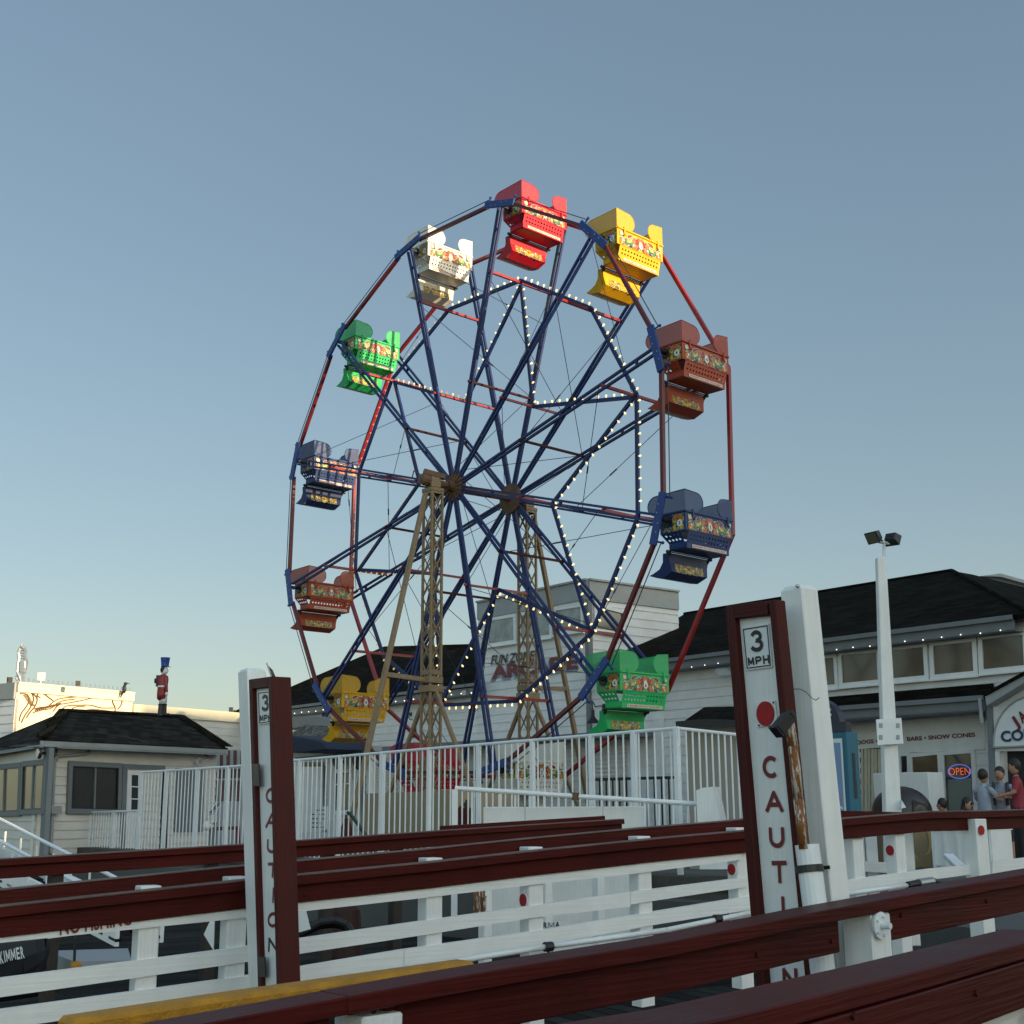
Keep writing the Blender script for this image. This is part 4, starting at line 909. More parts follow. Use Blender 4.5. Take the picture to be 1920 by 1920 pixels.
p0, p1 = GP.at(1878, 1391, .07), GP.at(1996, 1380, .07); text_mb('CORNER', p0, p1, .21, GP.n, .012, .035).build('lettering', mat('navy_lettering', (.02, .04, .11), .4, var=0), sg_)
p0 = GP.at(1904, 1366, .07); dJ = (-FAd * .86 + UPZ * .5).normalized(); uJ = (UPZ * .86 + FAd * .5).normalized()
text_mb('J', p0, p0 + dJ * .13, .22, GP.n, .012, .035, up=uJ).build('lettering', letr, sg_); text_mb('A', p0 + dJ * .18, p0 + dJ * .36, .22, GP.n, .012, .035, up=uJ).build('lettering', letr, sg_)
# string of small lights under the eaves
leds = empty('string_lights', FAC.xy(1400) + UPZ * (zE - .3), 'row of tiny white bulbs along the grey eaves boards of the long hall', 'string lights', )
sL = FAC.xy(1112, .47); sR = FAC.xy(1925, .47); Ln_ = (sR - sL).length; nL = int(Ln_ / .46)
for i in range(nL):
    c = sL.lerp(sR, (i + .5) / nL) + UPZ * (zE - .285 + .01 * sin(i * 2.1)); mb = MB(); mb.ball(c, .015, nu=6, nv=4); mb.build('bulb', ledm, leds)
leds2 = empty('string_lights', FAC.xy(700) + UPZ * (zE - .3), 'row of tiny white bulbs along the eaves left of the arcade tower', 'string lights')
sL = FAC.xy(540, .47); sR = FAC.xy(893, .47); Ln_ = (sR - sL).length; nL = int(Ln_ / .55)
for i in range(nL):
    c = sL.lerp(sR, (i + .5) / nL) + UPZ * (zE - .285 + .012 * sin(i * 1.7)); mb = MB(); mb.ball(c, .022, nu=6, nv=4); mb.build('bulb', ledm, leds2)

# ---- arcade tower
arc_ = empty('arcade_building', FAC.xy(1000) + UPZ * GZ, 'tall flat-topped white arcade tower with FUN ZONE ARCADE lettering, behind the wheel', 'building')
cT = FAC.xy(1110); zT = zat(FAC, 1110, 1087); AR = PlX(cT, V((.788, .616, 0))); lT = FAC.xy(896); rT = AR.xy(1283)
wallrect('wall', wsid, arc_, lT, cT, GZ, zT - .3, FAC.n, .26)
wallrect('side_wall', wsid, arc_, cT, rT, 3.5, zT - .3, AR.n, .26)
def coping(a, b, n, z, h=.55):
    mb = MB(); mb.slab([a + UPZ * z, b + UPZ * z, b + UPZ * (z - h), a + UPZ * (z - h)], n * .06, 0, b - a); mb.slab([a + UPZ * (z + .06) + n * .12, b + UPZ * (z + .06) + n * .12, b + UPZ * (z + .06) - n * .2, a + UPZ * (z + .06) - n * .2], UPZ * -.058, 0, b - a); return mb.build('parapet', lgrey, arc_)
coping(lT, cT, FAC.n, zT); coping(cT + AR.d * .0, rT, AR.n, zT)
mb = MB(); mb.slab([p + UPZ * (zT - .4) for p in (lT, cT, rT, rT + (lT - cT))], UPZ * -.1); mb.build('flat_roof', grey, arc_)
mb = MB(); mb.box(cT + UPZ * GZ + FAC.n * .01, .16, .16, zT - GZ - .56, FAd); mb.build('corner_board', grey, arc_)
mb = MB(); mb.slab([lT + UPZ * 4, lT + UPZ * (zT - .01), lT + AR.d * 4 + UPZ * (zT - .01), lT + AR.d * 4 + UPZ * 4], FAC.d * -.05); mb.build('rear_wall', wsid, arc_)
gpal = mat('pale_reflecting_glass', (.20, .23, .21), .10, var=.5, vs=2.5, spec=.9)
for g in (((914, 1165), (962, 1157), (963, 1200), (915, 1207)), ((975, 1155), (1029, 1147), (1030, 1190), (976, 1197)), ((1041, 1145), (1088, 1138), (1089, 1178), (1042, 1185))): window(arc_, FAC, g, .10, gm=gpal)
window(arc_, AR, ((1120, 1138), (1168, 1150), (1168, 1186), (1120, 1178)), .10, gm=glassb)
def fac_text(t, a, b, hpx, m_, off, parent, bold=.03, shear=0, out=.055):
    p0, p1 = FAC.at(*a, out), FAC.at(*b, out); hh = (FAC.at(a[0], a[1] - hpx) - FAC.at(*a)).length
    return text_mb(t, p0, p1, hh, FAC.n, off, bold, shear).build('lettering', m_, parent)
skyb = mat('pale_blue_lettering', (.16, .30, .45), .5, var=0)
fac_text('FUN ZONE', (920, 1246), (1003, 1237), 17, letk, .004, arc_, .02, .25)
fac_text('ARCADE', (919, 1276.5), (1081, 1256.5), 24.5, skyb, .002, arc_, .045); fac_text('ARCADE', (922, 1272.5), (1084, 1252.5), 24.5, letr, .012, arc_, .045)

# ---- left wing
lw = empty('shingled_wing', FAC.xy(700) + UPZ * GZ, 'low white clapboard wing under a dark hipped roof, left of the arcade tower', 'building')
wallrect('wall', wsid, lw, FAC.xy(431), FAC.xy(896), GZ, zE + .05, FAC.n, .24)
a, b = FAC.at(424, 1327, .45), FAC.at(896, 1284, .45); a.z = b.z = zE; c = RG.at(896, 1207, 1.5); d = RG.at(775, 1218, 1.5); e = RG.at(720, 1212, 1.5)
mb = MB(); roofface(mb, [a, b, V((b.x, b.y, zE)) - FAC.n * 5 + UPZ * (d.z - zE) * .9, d, e], .06, FAd) if False else mb.hexa([a, b, c, e], [p - UPZ * .12 for p in (a, b, c, e)], 0, FAd)
mb.build('roof', shingle, lw)
mb = MB(); mb.hexa([c, e, e - FAC.n * 4, c - FAC.n * 4], [p - UPZ * 1.2 for p in (c, e, e - FAC.n * 4, c - FAC.n * 4)], 0, FAd); mb.build('rear_roof', shingle, lw)
fascia(lw, FAC, 431, 893, zE, .42, .36)
px_slab(FAC, [(429, 1326), (437, 1326), (438, 1500), (430, 1500)], .04, .1).build('corner_board', grey, lw)
fac_text('J', (439.5, 1388), (446, 1387), 24, letr, .004, lw, .03, 0)
px_slab(FAC, [(603, 1330), (612, 1329), (613, 1365), (604, 1366)], .05, .04).build('dark_vent', black, lw)
# walkway canopy and shutters under the arcade lettering
cn = empty('walkway_canopy', FAC.xy(900) + UPZ * 3, 'long dark grey canopy band along the white hall behind the lattice towers', 'canopy')
zc_ = sum(zat(FAC, x, y, 1.0) for x, y in ((706, 1401), (975, 1383), (1093, 1373))) / 3
a, b = FAC.xy(690, 1.0), FAC.xy(1180, 1.0); mb = MB(); mb.slab([a + UPZ * zc_, b + UPZ * zc_, b + UPZ * (zc_ - .16), a + UPZ * (zc_ - .16)], -FAC.n * 1.0, 0, FAd); mb.build('canopy', grey, cn)
mb = MB(); A_, B_ = FAC.xy(700, .03), FAC.xy(1188, .03); z = 1.3
while z < zc_ - .3: mb.slab([A_ + UPZ * z, B_ + UPZ * z, B_ + UPZ * (z + .07), A_ + UPZ * (z + .07)], FAC.n * .035, 0, FAd); z += .115
mb.build('roller_shutter', cream, cn)
for x in (1188, 1240):
    c = FAC.xy(x, .08); mb = MB(); mb.box(c + UPZ * GZ, .28, .12, 3.4, FAd); mb.build('pilaster', wtrim, hall)
rl = empty('black_railing', FAC.xy(1190, 2.5) + UPZ * GZ, 'low black-topped railing in front of the white shutters, right of the far tower', 'railing')
mb = MB(); a, b = FAC.at(1100, 1462, 2.5), FAC.at(1268, 1476, 2.5); b.z = a.z; mb.beam(a, b, .06, .07); mb.build('top_bar', black, rl)
for i in range(14): c = a.lerp(b, i / 13); mb = MB(); mb.tube(V((c.x, c.y, GZ)), c, .022, 6); mb.build('bar', black, rl)

# wall lamps
def goose(px, py, ex_, ey_, lab):
    r = empty('wall_lamp', FAC.at(px, py, .5), lab, 'wall lamp'); c = FAC.at(ex_, ey_, .02); b = FAC.at(px, py, .5)
    mb = MB(); top = b + UPZ * .55; pts = [c, c + FAC.n * .15 + UPZ * .02, (c + FAC.n * .25 + top) / 2 - UPZ * .05, top + UPZ * .0 - FAC.d * .05, top + UPZ * .06 + FAC.d * .03, b + UPZ * .35]; mb.path(pts, .016, 6); mb.build('arm', black, r)
    mb = MB(); mb.lathe(b, [(.20, 0), (.12, .10), (.05, .18), (.05, .36), (.02, .38)], 14); mb.build('shade', black, r, smooth=False)
    mb = MB(); mb.box(c - FAC.n * .02 - UPZ * .06, .16, .06, .14, FAd); mb.build('wall_plate', black, r)
goose(1112, 1356, 1133, 1325, 'black gooseneck lamp on the white wall beside the green seat')
goose(778, 1383, 770, 1340, 'black lamp hanging on the white wall just left of the near lattice tower')
cam_ = empty('security_camera', FAC.at(880, 1300, .3), 'small white security camera on the siding left of the arcade tower', 'camera')
mb = MB(); c = FAC.at(877, 1296, .3); mb.beam(c + FAC.n * .18 - UPZ * .08, c - FAC.n * .1 + UPZ * .08, .13, .13); mb.tube(c, c - FAC.n * .28 - UPZ * .1, .03, 6); mb.build('body', whitem, cam_)
fl = empty('flood_lamp', FAC.at(1356, 1262, .3), 'flat grey floodlight on the hall wall left of the large caution board', 'lamp')
mb = MB(); c = FAC.at(1353, 1262, .4); mb.slab([FAC.at(1340, 1257, .5), FAC.at(1364, 1254, .35), FAC.at(1372, 1265, .35), FAC.at(1348, 1267, .5)], UPZ * .06 - FAC.n * .1); mb.build('head', lgrey, fl)

# ---- ticket kiosk left of the caution board
KP = PlD(1290, 24, V((.9, -.35, 0))); kz = .55
kk = empty('kiosk', KP.xy(1340) + UPZ * GZ, 'small tan kiosk with dark hipped roof and curved awning, left of the large caution board', 'kiosk')
a, b = KP.xy(1289), KP.xy(1500); zk = zat(KP, 1300, 1360)
mb = MB(); mb.slab([V((p.x, p.y, GZ)) for p in (a, b, b - KP.n * 2.2, a - KP.n * 2.2)], UPZ * (zk - GZ)); mb.build('wall', mat('grey_tan_panel', (.28, .26, .22), .7, var=.08, vs=1), kk)
mb = MB(); rr0 = [KP.at(1285, 1350, .3), KP.at(1500, 1343, .3)]; rr0[1].z = rr0[0].z; tp = [KP.at(1320, 1326, -.9), KP.at(1480, 1322, -.9)]; tp[1].z = tp[0].z; bk = [p - KP.n * 2.7 for p in rr0]
roofface(mb, [rr0[0], rr0[1], tp[1], tp[0]], .05, KP.d); roofface(mb, [rr0[0], tp[0], bk[0]], .05, KP.n); roofface(mb, [bk[0], bk[1], tp[1], tp[0]], .05, KP.d); mb.build('roof', shingle, kk)
mb = MB(); prev = None
for i in range(9): x = 1268 + i * 26; y = 1359 - 6 * sin(pi * min(1, i / 4) * .5) + (1.4 * max(0, i - 2)); q = KP.at(x, y, .6); (mb.beam(prev, q, .12, .07, KP.n) if prev is not None else None); prev = q
mb.build('awning', rubber, kk)

# ---- booth at left with the grey hipped roof
bc = V((-.3625 * 28, 28, 0)); BR_, BL_ = PlX(bc, V((.45, .89, 0))), PlX(bc, V((-.60, .80, 0)))
bo = empty('harbour_booth', bc + UPZ * GZ, 'cream clapboard booth with a grey shingled hip roof at far left, under the toy soldier', 'building')
zb2 = zat(BR_, 90, 1396)
wallrect('wall', cream, bo, bc, BR_.xy(402), GZ - .5, zb2, BR_.n, .19)
wallrect('side_wall', cream, bo, bc, BL_.xy(-80), GZ - .5, zb2, BL_.n, .19)
px_slab(BR_, [(108, 1404), (385, 1418), (385, 1438), (108, 1428)], .04, .03).build('frieze_board', cream, bo)
px_slab(BL_, [(-60, 1420), (84, 1402), (84, 1424), (-60, 1440)], .04, .03).build('frieze_board', cream, bo)
ec = BR_.at(78, 1387, .4); er = BR_.at(428, 1404, .4); rl_, rr_ = BR_.at(121, 1333.5, -2.3), BR_.at(336, 1344, -2.3); el = BL_.at(-70, 1412, .4)
mb = MB(); roofface(mb, [ec, er, rr_, rl_], .06, BR_.d); rfb = mb.build('roof', shingle2, bo)
mb = MB(); roofface(mb, [ec, el, BL_.at(-70, 1411, -3.5) , rl_], .06, BL_.d) if False else mb.hexa([ec, el, rl_], [p - UPZ * .1 for p in (ec, el, rl_)], 0, BL_.d); mb.build('side_roof', shingle2, bo)
back_r = rr_ - BR_.n * 2.5; mb = MB(); mb.hexa([er, rr_, V((er.x, er.y, er.z)) - BR_.n * 5], [p - UPZ * .1 for p in (er, rr_, V((er.x, er.y, er.z)) - BR_.n * 5)], 0, BR_.n); mb.build('end_roof', shingle2, bo)
mb = MB(); nr = 26
for a, b in ((ec, rl_), (er, rr_)):
    for i in range(nr): p = a.lerp(b, i / nr); q = a.lerp(b, (i + 1.15) / nr); mb.beam(p + UPZ * .07, q + UPZ * .035, .24, .035)
mb.beam(rl_ + UPZ * .03, rr_ + UPZ * .03, .2, .06); mb.build('ridge_tiles', shingle2, rfb)
for p_, q_, n_ in ((ec, er, BR_.n), (ec, el, BL_.n)):
    mb = MB(); mb.slab([p_ - UPZ * .02, q_ - UPZ * .02, q_ - UPZ * .16, p_ - UPZ * .16], -n_ * .04, 0, q_ - p_); mb.slab([p_ - UPZ * .14, q_ - UPZ * .14, q_ - UPZ * .14 - n_ * .4, p_ - UPZ * .14 - n_ * .4], UPZ * .02); mb.build('gutter', lgrey, bo)
px_slab(BR_, [(93, 1402), (107, 1403), (97, 1610), (81, 1610)], .05, .1).build('corner_board', grey, bo); px_slab(BL_, [(83, 1401), (93, 1402), (81, 1610), (73, 1610)], .05, .1).build('corner_board', grey, bo)
window(bo, BR_, ((137, 1436), (223, 1440), (221, 1518), (134, 1516)), .11, fm=grey, gm=glassd, mull=(.49,), sill=False)
window(bo, BL_, ((42, 1436), (82, 1432), (77, 1517), (39, 1519)), .1, fm=grey, gm=glassb, mull=(.5,), sill=False); window(bo, BL_, ((-20, 1443), (36, 1438), (33, 1521), (-22, 1523)), .1, fm=grey, gm=glassb, mull=(.5,), sill=False)
dr = px_slab(BR_, [(240, 1444), (263, 1445), (258, 1610), (234, 1610)], .05, .05).build('door', wtrim, bo)
mb = MB()
for i in range(3): px_slab(BR_, [(247.5 - i * .3, 1453 + i * 23), (259.5 - i * .3, 1453.5 + i * 23), (259 - i * .3, 1474 + i * 23), (247 - i * .3, 1473.5 + i * 23)], .056, .004, mb)
mb.build('pane', glass, dr)
px_slab(BR_, [(231, 1432), (310, 1436), (310, 1443), (231, 1441)], .06, .04).build('door_head', grey, bo); px_slab(BR_, [(231, 1441), (239, 1441), (233, 1610), (226, 1610)], .06, .04).build('door_post', grey, bo)
px_slab(BR_, [(306, 1444), (318, 1444), (312, 1610), (300, 1610)], .05, .04).build('dark_door', black, bo); px_slab(BR_, [(330, 1440), (384, 1442), (380, 1560), (327, 1560)], .05, .04).build('grey_panel', grey, bo)
mb = MB(); mb.path([BR_.at(x, y, .08) for x, y in ((168, 1405), (167, 1412), (160, 1414), (108, 1418), (102, 1422), (96, 1600))], .035, 8); mb.build('drain_pipe', lgrey, bo)
px_slab(BR_, [(97, 1511), (116, 1511), (116, 1526), (97, 1526)], .16, .14).build('meter_box', lgrey, bo)
for lab, pl, x, y, r in (('small black floodlight under the booth eave at far left', BL_, 76, 1412, .12), ('round grey lamp under the right end of the booth eave', BR_, 388, 1409, .13), ('small round white lamp on the booth wall', BR_, 371, 1428, .075)):
    mb = MB(); c = pl.at(x, y, .15); mb.disc(c, pl.n, r, .05, 20, 0); mb.disc(c + pl.n * .05, pl.n, r * .8, .02, 20, 1); mb.tube(c, c - pl.n * .15, .03, 6); mb.build('wall_lamp', [black if r > .1 else whitem, steel], None, lab, 'wall lamp')
# ---- sunlit building behind
lc = V((-.3854 * 44, 44, 0)); LBr = PlX(lc, V((.53, .85, 0))); LBl = PlX(lc, V((-.85, .53, 0)))
lb = empty('mural_building', lc + UPZ * GZ, 'sunlit flat-roofed building with a line mural, behind the booth at far left', 'building')
sunw = mat('cream_stucco', (.72, .66, .50), .8, var=.06, vs=1)
zl = zat(LBr, 35, 1283); zl2 = zat(LBr, 237, 1322)
mb = MB(); a, b = lc, LBr.xy(237); mb.slab([V((p.x, p.y, GZ)) for p in (a, b, b - LBr.n * 8, a - LBr.n * 8)], UPZ * (zl - GZ)); mb.build('wall', sunw, lb)
wallrect('side_wall', wsid, lb, lc + LBl.n * .02, LBl.xy(-100), GZ, zl - .5, LBl.n, .3)
wallrect('low_wall', cream, lb, LBr.xy(237), LBr.xy(560), GZ, zl2, LBr.n, .3, 6)
mb = MB(); a, b = lc, LBr.xy(237); mb.slab([a + UPZ * zl + LBr.n * .02, b + UPZ * zl + LBr.n * .02, b + UPZ * (zl - .26) + LBr.n * .02, a + UPZ * (zl - .26) + LBr.n * .02], LBr.n * .06); mb.slab([a + UPZ * (zl + .08) + LBr.n * .1, b + UPZ * (zl + .08) + LBr.n * .1, b + UPZ * (zl + .08) - LBr.n * .3, a + UPZ * (zl + .08) - LBr.n * .3], UPZ * -.078); mb.build('parapet', sunw, lb)
a2, b2_ = lc + LBl.n * .02, LBl.xy(-100) + LBl.n * .02; mb = MB(); mb.slab([a2 + UPZ * (zl + .05), b2_ + UPZ * (zl + .05), b2_ + UPZ * (zl - .5), a2 + UPZ * (zl - .5)], LBl.n * .08); mb.build('parapet', lgrey, lb)
a, b = LBr.xy(237), LBr.xy(560); mb = MB(); mb.slab([a + UPZ * (zl2 + .05) + LBr.n * .03, b + UPZ * (zl2 + .05) + LBr.n * .03, b + UPZ * (zl2 - .35) + LBr.n * .03, a + UPZ * (zl2 - .35) + LBr.n * .03], LBr.n * .08); mb.build('parapet', sunw, lb)
mb = MB(); nsp = 46; a, b = lc, LBr.xy(237)
for i in range(nsp): c = a.lerp(b, (i + 3) / (nsp + 4)) + UPZ * (zl + .08); mb.tube(c, c + UPZ * .16 + LBr.n * .05 * (1 if i % 2 else -1), .008, 4)
mb.build('bird_spikes', steel, lb)
ink = mat('mural_brown_line', (.15, .075, .03), .7, var=.1)
def stroke(mb, pts, r=.02):
    P3 = []
    for i in range(len(pts) - 1):
        p0, p1, p2, p3 = pts[max(0, i - 1)], pts[i], pts[i + 1], pts[min(len(pts) - 1, i + 2)]
        for j in range(6):
            t = j / 6; f = lambda a, b, c, d: .5 * (2 * b + (c - a) * t + (2 * a - 5 * b + 4 * c - d) * t * t + (3 * b - a - 3 * c + d) * t ** 3)
            P3.append((f(p0[0], p1[0], p2[0], p3[0]), f(p0[1], p1[1], p2[1], p3[1])))
    P3.append(pts[-1]); mb.path([LBr.at(x, y, .03) for x, y in P3], r, 4)
mb = MB()
for s_ in ([(36, 1296), (48, 1294), (60, 1300), (63, 1312), (58, 1325), (48, 1340), (40, 1355)], [(38, 1300), (50, 1302), (55, 1312), (50, 1324), (40, 1338), (36, 1352)], [(56, 1294), (80, 1300), (92, 1308), (100, 1314)], [(62, 1300), (70, 1310), (66, 1324), (56, 1336), (50, 1346)], [(60, 1330), (76, 1326), (90, 1324), (100, 1316), (112, 1310), (126, 1308), (148, 1306), (170, 1304)], [(62, 1336), (80, 1331), (96, 1328), (108, 1318), (122, 1313), (140, 1311)], [(100, 1334), (110, 1322), (128, 1318), (150, 1314), (176, 1308), (196, 1306)], [(112, 1336), (124, 1324), (146, 1322), (170, 1322), (190, 1327), (214, 1327)], [(130, 1336), (140, 1326), (160, 1324)], [(150, 1333), (176, 1330), (214, 1334)], [(212, 1310), (212, 1318), (216, 1326), (216, 1334)], [(212, 1312), (220, 1310), (229, 1314), (226, 1324), (220, 1330)], [(220, 1310), (224, 1306), (230, 1308)], [(74, 1298), (70, 1304), (76, 1308)]): stroke(mb, s_)
for i in range(9): x = 44 + i * 1.6; stroke(mb, [(x, 1304 + i * 2.2), (x + 9, 1302 + i * 2.6)], .018)
for i in range(12): x = 66 + i * 4; stroke(mb, [(x, 1333 - i * .9), (x + 3, 1329 - i * 1.0), (x + 4, 1332 - i)], .02)
mb.build('mural', ink, lb)
# small things on the parapets
sh = empty('seahorse_sculpture', P(40, 1280, 44.2), 'openwork metal seahorse sculpture standing on the corner of the mural building', 'sculpture')
def s2(pts, r, mb):
    mb.path([P(x, y, 44.2) for x, y in pts], r, 5)
mb = MB(); s2([(40, 1278), (37, 1268), (33, 1260), (34, 1246), (36, 1234), (35, 1224), (38, 1216), (42, 1212), (46, 1216), (48, 1222), (47, 1230), (50, 1240), (48, 1252), (44, 1262), (43, 1278)], .06, mb)
for y in range(1218, 1262, 5): s2([(36, y), (48, y + 3)], .03, mb)
s2([(41, 1212), (42, 1206), (43, 1212)], .04, mb); s2([(33, 1276), (30, 1270), (33, 1266), (37, 1270), (34, 1274)], .04, mb); s2([(44, 1240), (44, 1262)], .12, mb); mb.build('openwork_body', steel, sh)
for lab, x, y, mm, w_ in (('cream box floodlight on the parapet right of the seahorse sculpture', 77, 1270, cream, .42), ('small dark floodlight on the middle of the sunlit parapet', 146, 1282, black, .26), ('small black floodlight on the shaded parapet at the far left', 18, 1276, black, .30)):
    c = P(x, y, 45); mb = MB(); mb.box(c - UPZ * w_ * .3, w_ * .62, w_ * .4, w_ * .68, V((.9, .4, 0))); mb.tube(c, V((c.x, c.y, zl + .06 if x > 30 else zl)), .03, 6); mb.build('flood_lamp', mm, None, lab, 'lamp')
bd = empty('bird', P(233, 1300, 47.6), 'dark bird perched on the right end of the sunlit parapet', 'bird'); c = P(233, 1292, 47.6); mb = MB(); mb.ball(c, .10, .8, .8, 1.6); mb.ball(c + V((.03, 0, .19)), .065); mb.tube(c + V((.05, 0, .22)), c + V((.2, 0, .20)), .03, 6, 0, .004); mb.tube(c + V((-.04, 0, -.1)), c + V((-.12, 0, -.32)), .05, 6, 0, .02); mb.build('body', black, bd)

# ---- toy soldier figure
sc_ = P(304, 1342, 30.9); ts = empty('toy_soldier', sc_, 'painted toy soldier figure in red coat and tall blue hat, standing on the booth roof', 'statue')
Hs = 110 * 30.9 / 2400 / 1.02
scarlet = mat('soldier_red', (.26, .02, .02), .4, var=.1); 
def sp(x, z): return sc_ + V((x * Hs, 0, z * Hs))
for d in (-.035, .03): mb = MB(); mb.lathe(sp(d * .6, 0) + V((0, d, 0)), [(.052 * Hs, 0), (.05 * Hs, .03 * Hs), (.045 * Hs, .17 * Hs), (.05 * Hs, .20 * Hs)], 12); mb.ball(sp(d * .6 + .05, .02) + V((0, d, 0)), .045 * Hs, 1.6, .8, .6); mb.build('boot', black, ts)
mb = MB(); mb.lathe(sp(-.0, .20), [(.062 * Hs, 0), (.07 * Hs, .10 * Hs), (.072 * Hs, .2 * Hs)], 14); mb.build('trousers', whitem, ts, smooth=True)
mb = MB(); mb.lathe(sp(-.02, .29), [(.055 * Hs, -.03 * Hs), (.085 * Hs, .0), (.09 * Hs, .08 * Hs), (.085 * Hs, .2 * Hs), (.095 * Hs, .33 * Hs), (.085 * Hs, .39 * Hs), (.03 * Hs, .42 * Hs)], 16); mb.build('coat', scarlet, ts, smooth=True)
mb = MB(); mb.lathe(sp(-.02, .485), [(.092 * Hs, 0), (.092 * Hs, .028 * Hs)], 16); mb.build('belt', whitem, ts)
mb = MB(); mb.tube(sp(.045, .66) + V((0, -.09, 0)), sp(.06, .50) + V((0, -.11, 0)), .035 * Hs, 8, 0, .03 * Hs); mb.tube(sp(.06, .50) + V((0, -.11, 0)), sp(.075, .40) + V((0, -.1, 0)), .03 * Hs, 8, 0, .025 * Hs); mb.build('arm', scarlet, ts)
mb = MB(); mb.ball(sp(.075, .37) + V((0, -.1, 0)), .032 * Hs, .8, .8, 1.3); mb.build('hand', whitem, ts)
mb = MB(); mb.box(sp(-.075, .50), .10 * Hs, .12 * Hs, .19 * Hs); mb.tube(sp(-.16, .60), sp(-.09, .60), .045 * Hs, 10); mb.build('drum_pack', black, ts)
mb = MB(); mb.ball(sp(0, .775), .062 * Hs, 1, .95, 1.25); mb.ball(sp(.06, .77), .014 * Hs); mb.build('head', signw, ts, smooth=True)
mb = MB(); mb.ball(sp(-.018, .79), .060 * Hs, 1, 1.05, 1.2); mb.build('hair', black, ts, smooth=True)
mb = MB(); mb.lathe(sp(0, .845), [(.066 * Hs, 0), (.07 * Hs, .07 * Hs), (.082 * Hs, .155 * Hs)], 16); mb.build('hat', mat('soldier_hat_blue', (.01, .06, .30), .4, var=.1), ts); mb = MB(); mb.disc(sp(.04, .845), V((.2, 0, 1)), .06 * Hs, .01, 14); mb.build('hat_peak', black, ts)
# ================================================================== picket fences and deck things
def picket(root, pl, tops, bots, sp=.11, posts=(), m_=whitem, rr=.024, off=0, pr=.0125):
    """tops / bots: polylines (picture points) of top rail and bottom rail"""
    P0 = [pl.at(x, y, off) for x, y in tops]; B0 = [pl.at(x, y, off) for x, y in bots]
    mb = MB(); mb.path(P0, rr, 8); mb.build('top_rail', m_, root)
    mb = MB(); mb.path(B0, .018, 6); mb.build('bottom_rail', m_, root)
    L = (P0[-1] - P0[0]).length; n = int(L / sp); pts = []
    def interp(Q, c):
        for a, b in zip(Q, Q[1:]):
            d = V((b.x - a.x, b.y - a.y, 0)); t = V((c.x - a.x, c.y - a.y, 0)).dot(d) / d.dot(d)
            if -1e-6 <= t <= 1.000001: return a + (b - a) * t
        return Q[-1] if (c - Q[-1]).length < (c - Q[0]).length else Q[0]
    bars = []
    for i in range(n + 1):
        c = P0[0].lerp(P0[-1], i / n); bars.append((interp(P0, c), interp(B0, c)))
    bars.sort(key=lambda ab: (ab[0] - CAM).length); rest = MB(); k = 0
    for t, b in bars:
        mb = MB() if k < 100 else rest; mb.tube(b, t, pr, 6)
        if k < 100: mb.build('picket', m_, root)
        k += 1
    if rest.v: rest.build('picket', m_, root, kind='stuff')
    for x in posts:
        c = pl.at(x, 1508, off); t = interp(P0, c); b = interp(B0, c); MB().box(V((t.x, t.y, b.z - .25)), .06, .06, t.z - b.z + .25, pl.d).build('post', m_, root)
fA = empty('picket_fence', PF.xy(900) + UPZ * .81, 'tall white metal picket fence rising to the right in front of the wheel base', 'fence')
picket(fA, PF, [(262, 1448), (440, 1437), (560, 1425), (850, 1400), (1000, 1388), (1272, 1365)], [(262, 1597), (560, 1609), (900, 1614), (1272, 1622)], .138, [262, 309, 367, 426, 560, 636, 716, 804, 897, 999, 1110, 1192, 1272])
fB = empty('picket_fence', PF.xy(120) + UPZ * .7, 'low white picket fence in front of the cream booth at far left', 'fence')
picket(fB, PF, [(-50, 1532), (0, 1530), (120, 1525), (260, 1520)], [(-50, 1585), (262, 1600)], .12, [8, 60, 105, 170, 215])
PFc = PF.xy(1272); PS = PlX(PFc, V((.73, .68, 0)))
fC = empty('picket_fence', PFc + UPZ * .8, 'white picket fence return going away from the corner, left of the large caution board', 'fence')
picket(fC, PS, [(1273, 1366), (1395, 1379), (1470, 1386)], [(1273, 1621), (1395, 1600), (1470, 1590)], .135, [1395, 1470])
# nearer pipe rail and white box
PG = PlD(850, 16.5, V((1, .01, 0)))
fD = empty('pipe_rail', PG.xy(1050) + UPZ * .3, 'white pipe handrail with short pickets, falling to the right above the white box', 'railing')
tp = [(853, 1478), (1080, 1493), (1320, 1508)]; P0 = [PG.at(x, y) for x, y in tp]
mb = MB(); mb.path(P0, .031, 10); mb.build('top_rail', whitem, fD); mb = MB(); c = PG.at(853, 1480); mb.box(V((c.x, c.y, .2)), .075, .075, c.z - .2, PG.d); mb.build('post', whitem, fD)
for i in range(16):
    x = 885 + i * 27; y = 1480 + (x - 853) * .064; MB().tube(PG.at(x, y), PG.at(x, (1514 if x > 903 else 1560) if x < 1208 else 1620), .014, 6).build('picket', whitem, fD)
mb = MB(); mb.tube(PG.at(1079, 1486), PG.at(1079, 1500), .05, 10); mb.build('joint_collar', rustm, fD)
PW = PlD(905, 16.75, V((1, -.03, 0)))
wb = empty('white_box', PW.xy(1050) + UPZ * .1, 'big plain white painted box behind the far oxblood rail, under the pipe handrail', 'box')
a, b = PW.at(906, 1516), PW.at(1208, 1509); b.z = a.z = (a.z + b.z) / 2; BK = V((.02, .4, 0)); q = [V((p.x, p.y, -.1)) for p in (a, b, b + BK, a + BK)]
mb = MB(); mb.slab(q, UPZ * (a.z + .1), 0, UPZ); mb.build('body', white, wb, bevel=.01)
for x in (984, 1130): px_slab(PW, [(x, 1512), (x + 1, 1512), (x + 1, 1700), (x, 1700)], .003, .003).build('seam', lgrey, wb)
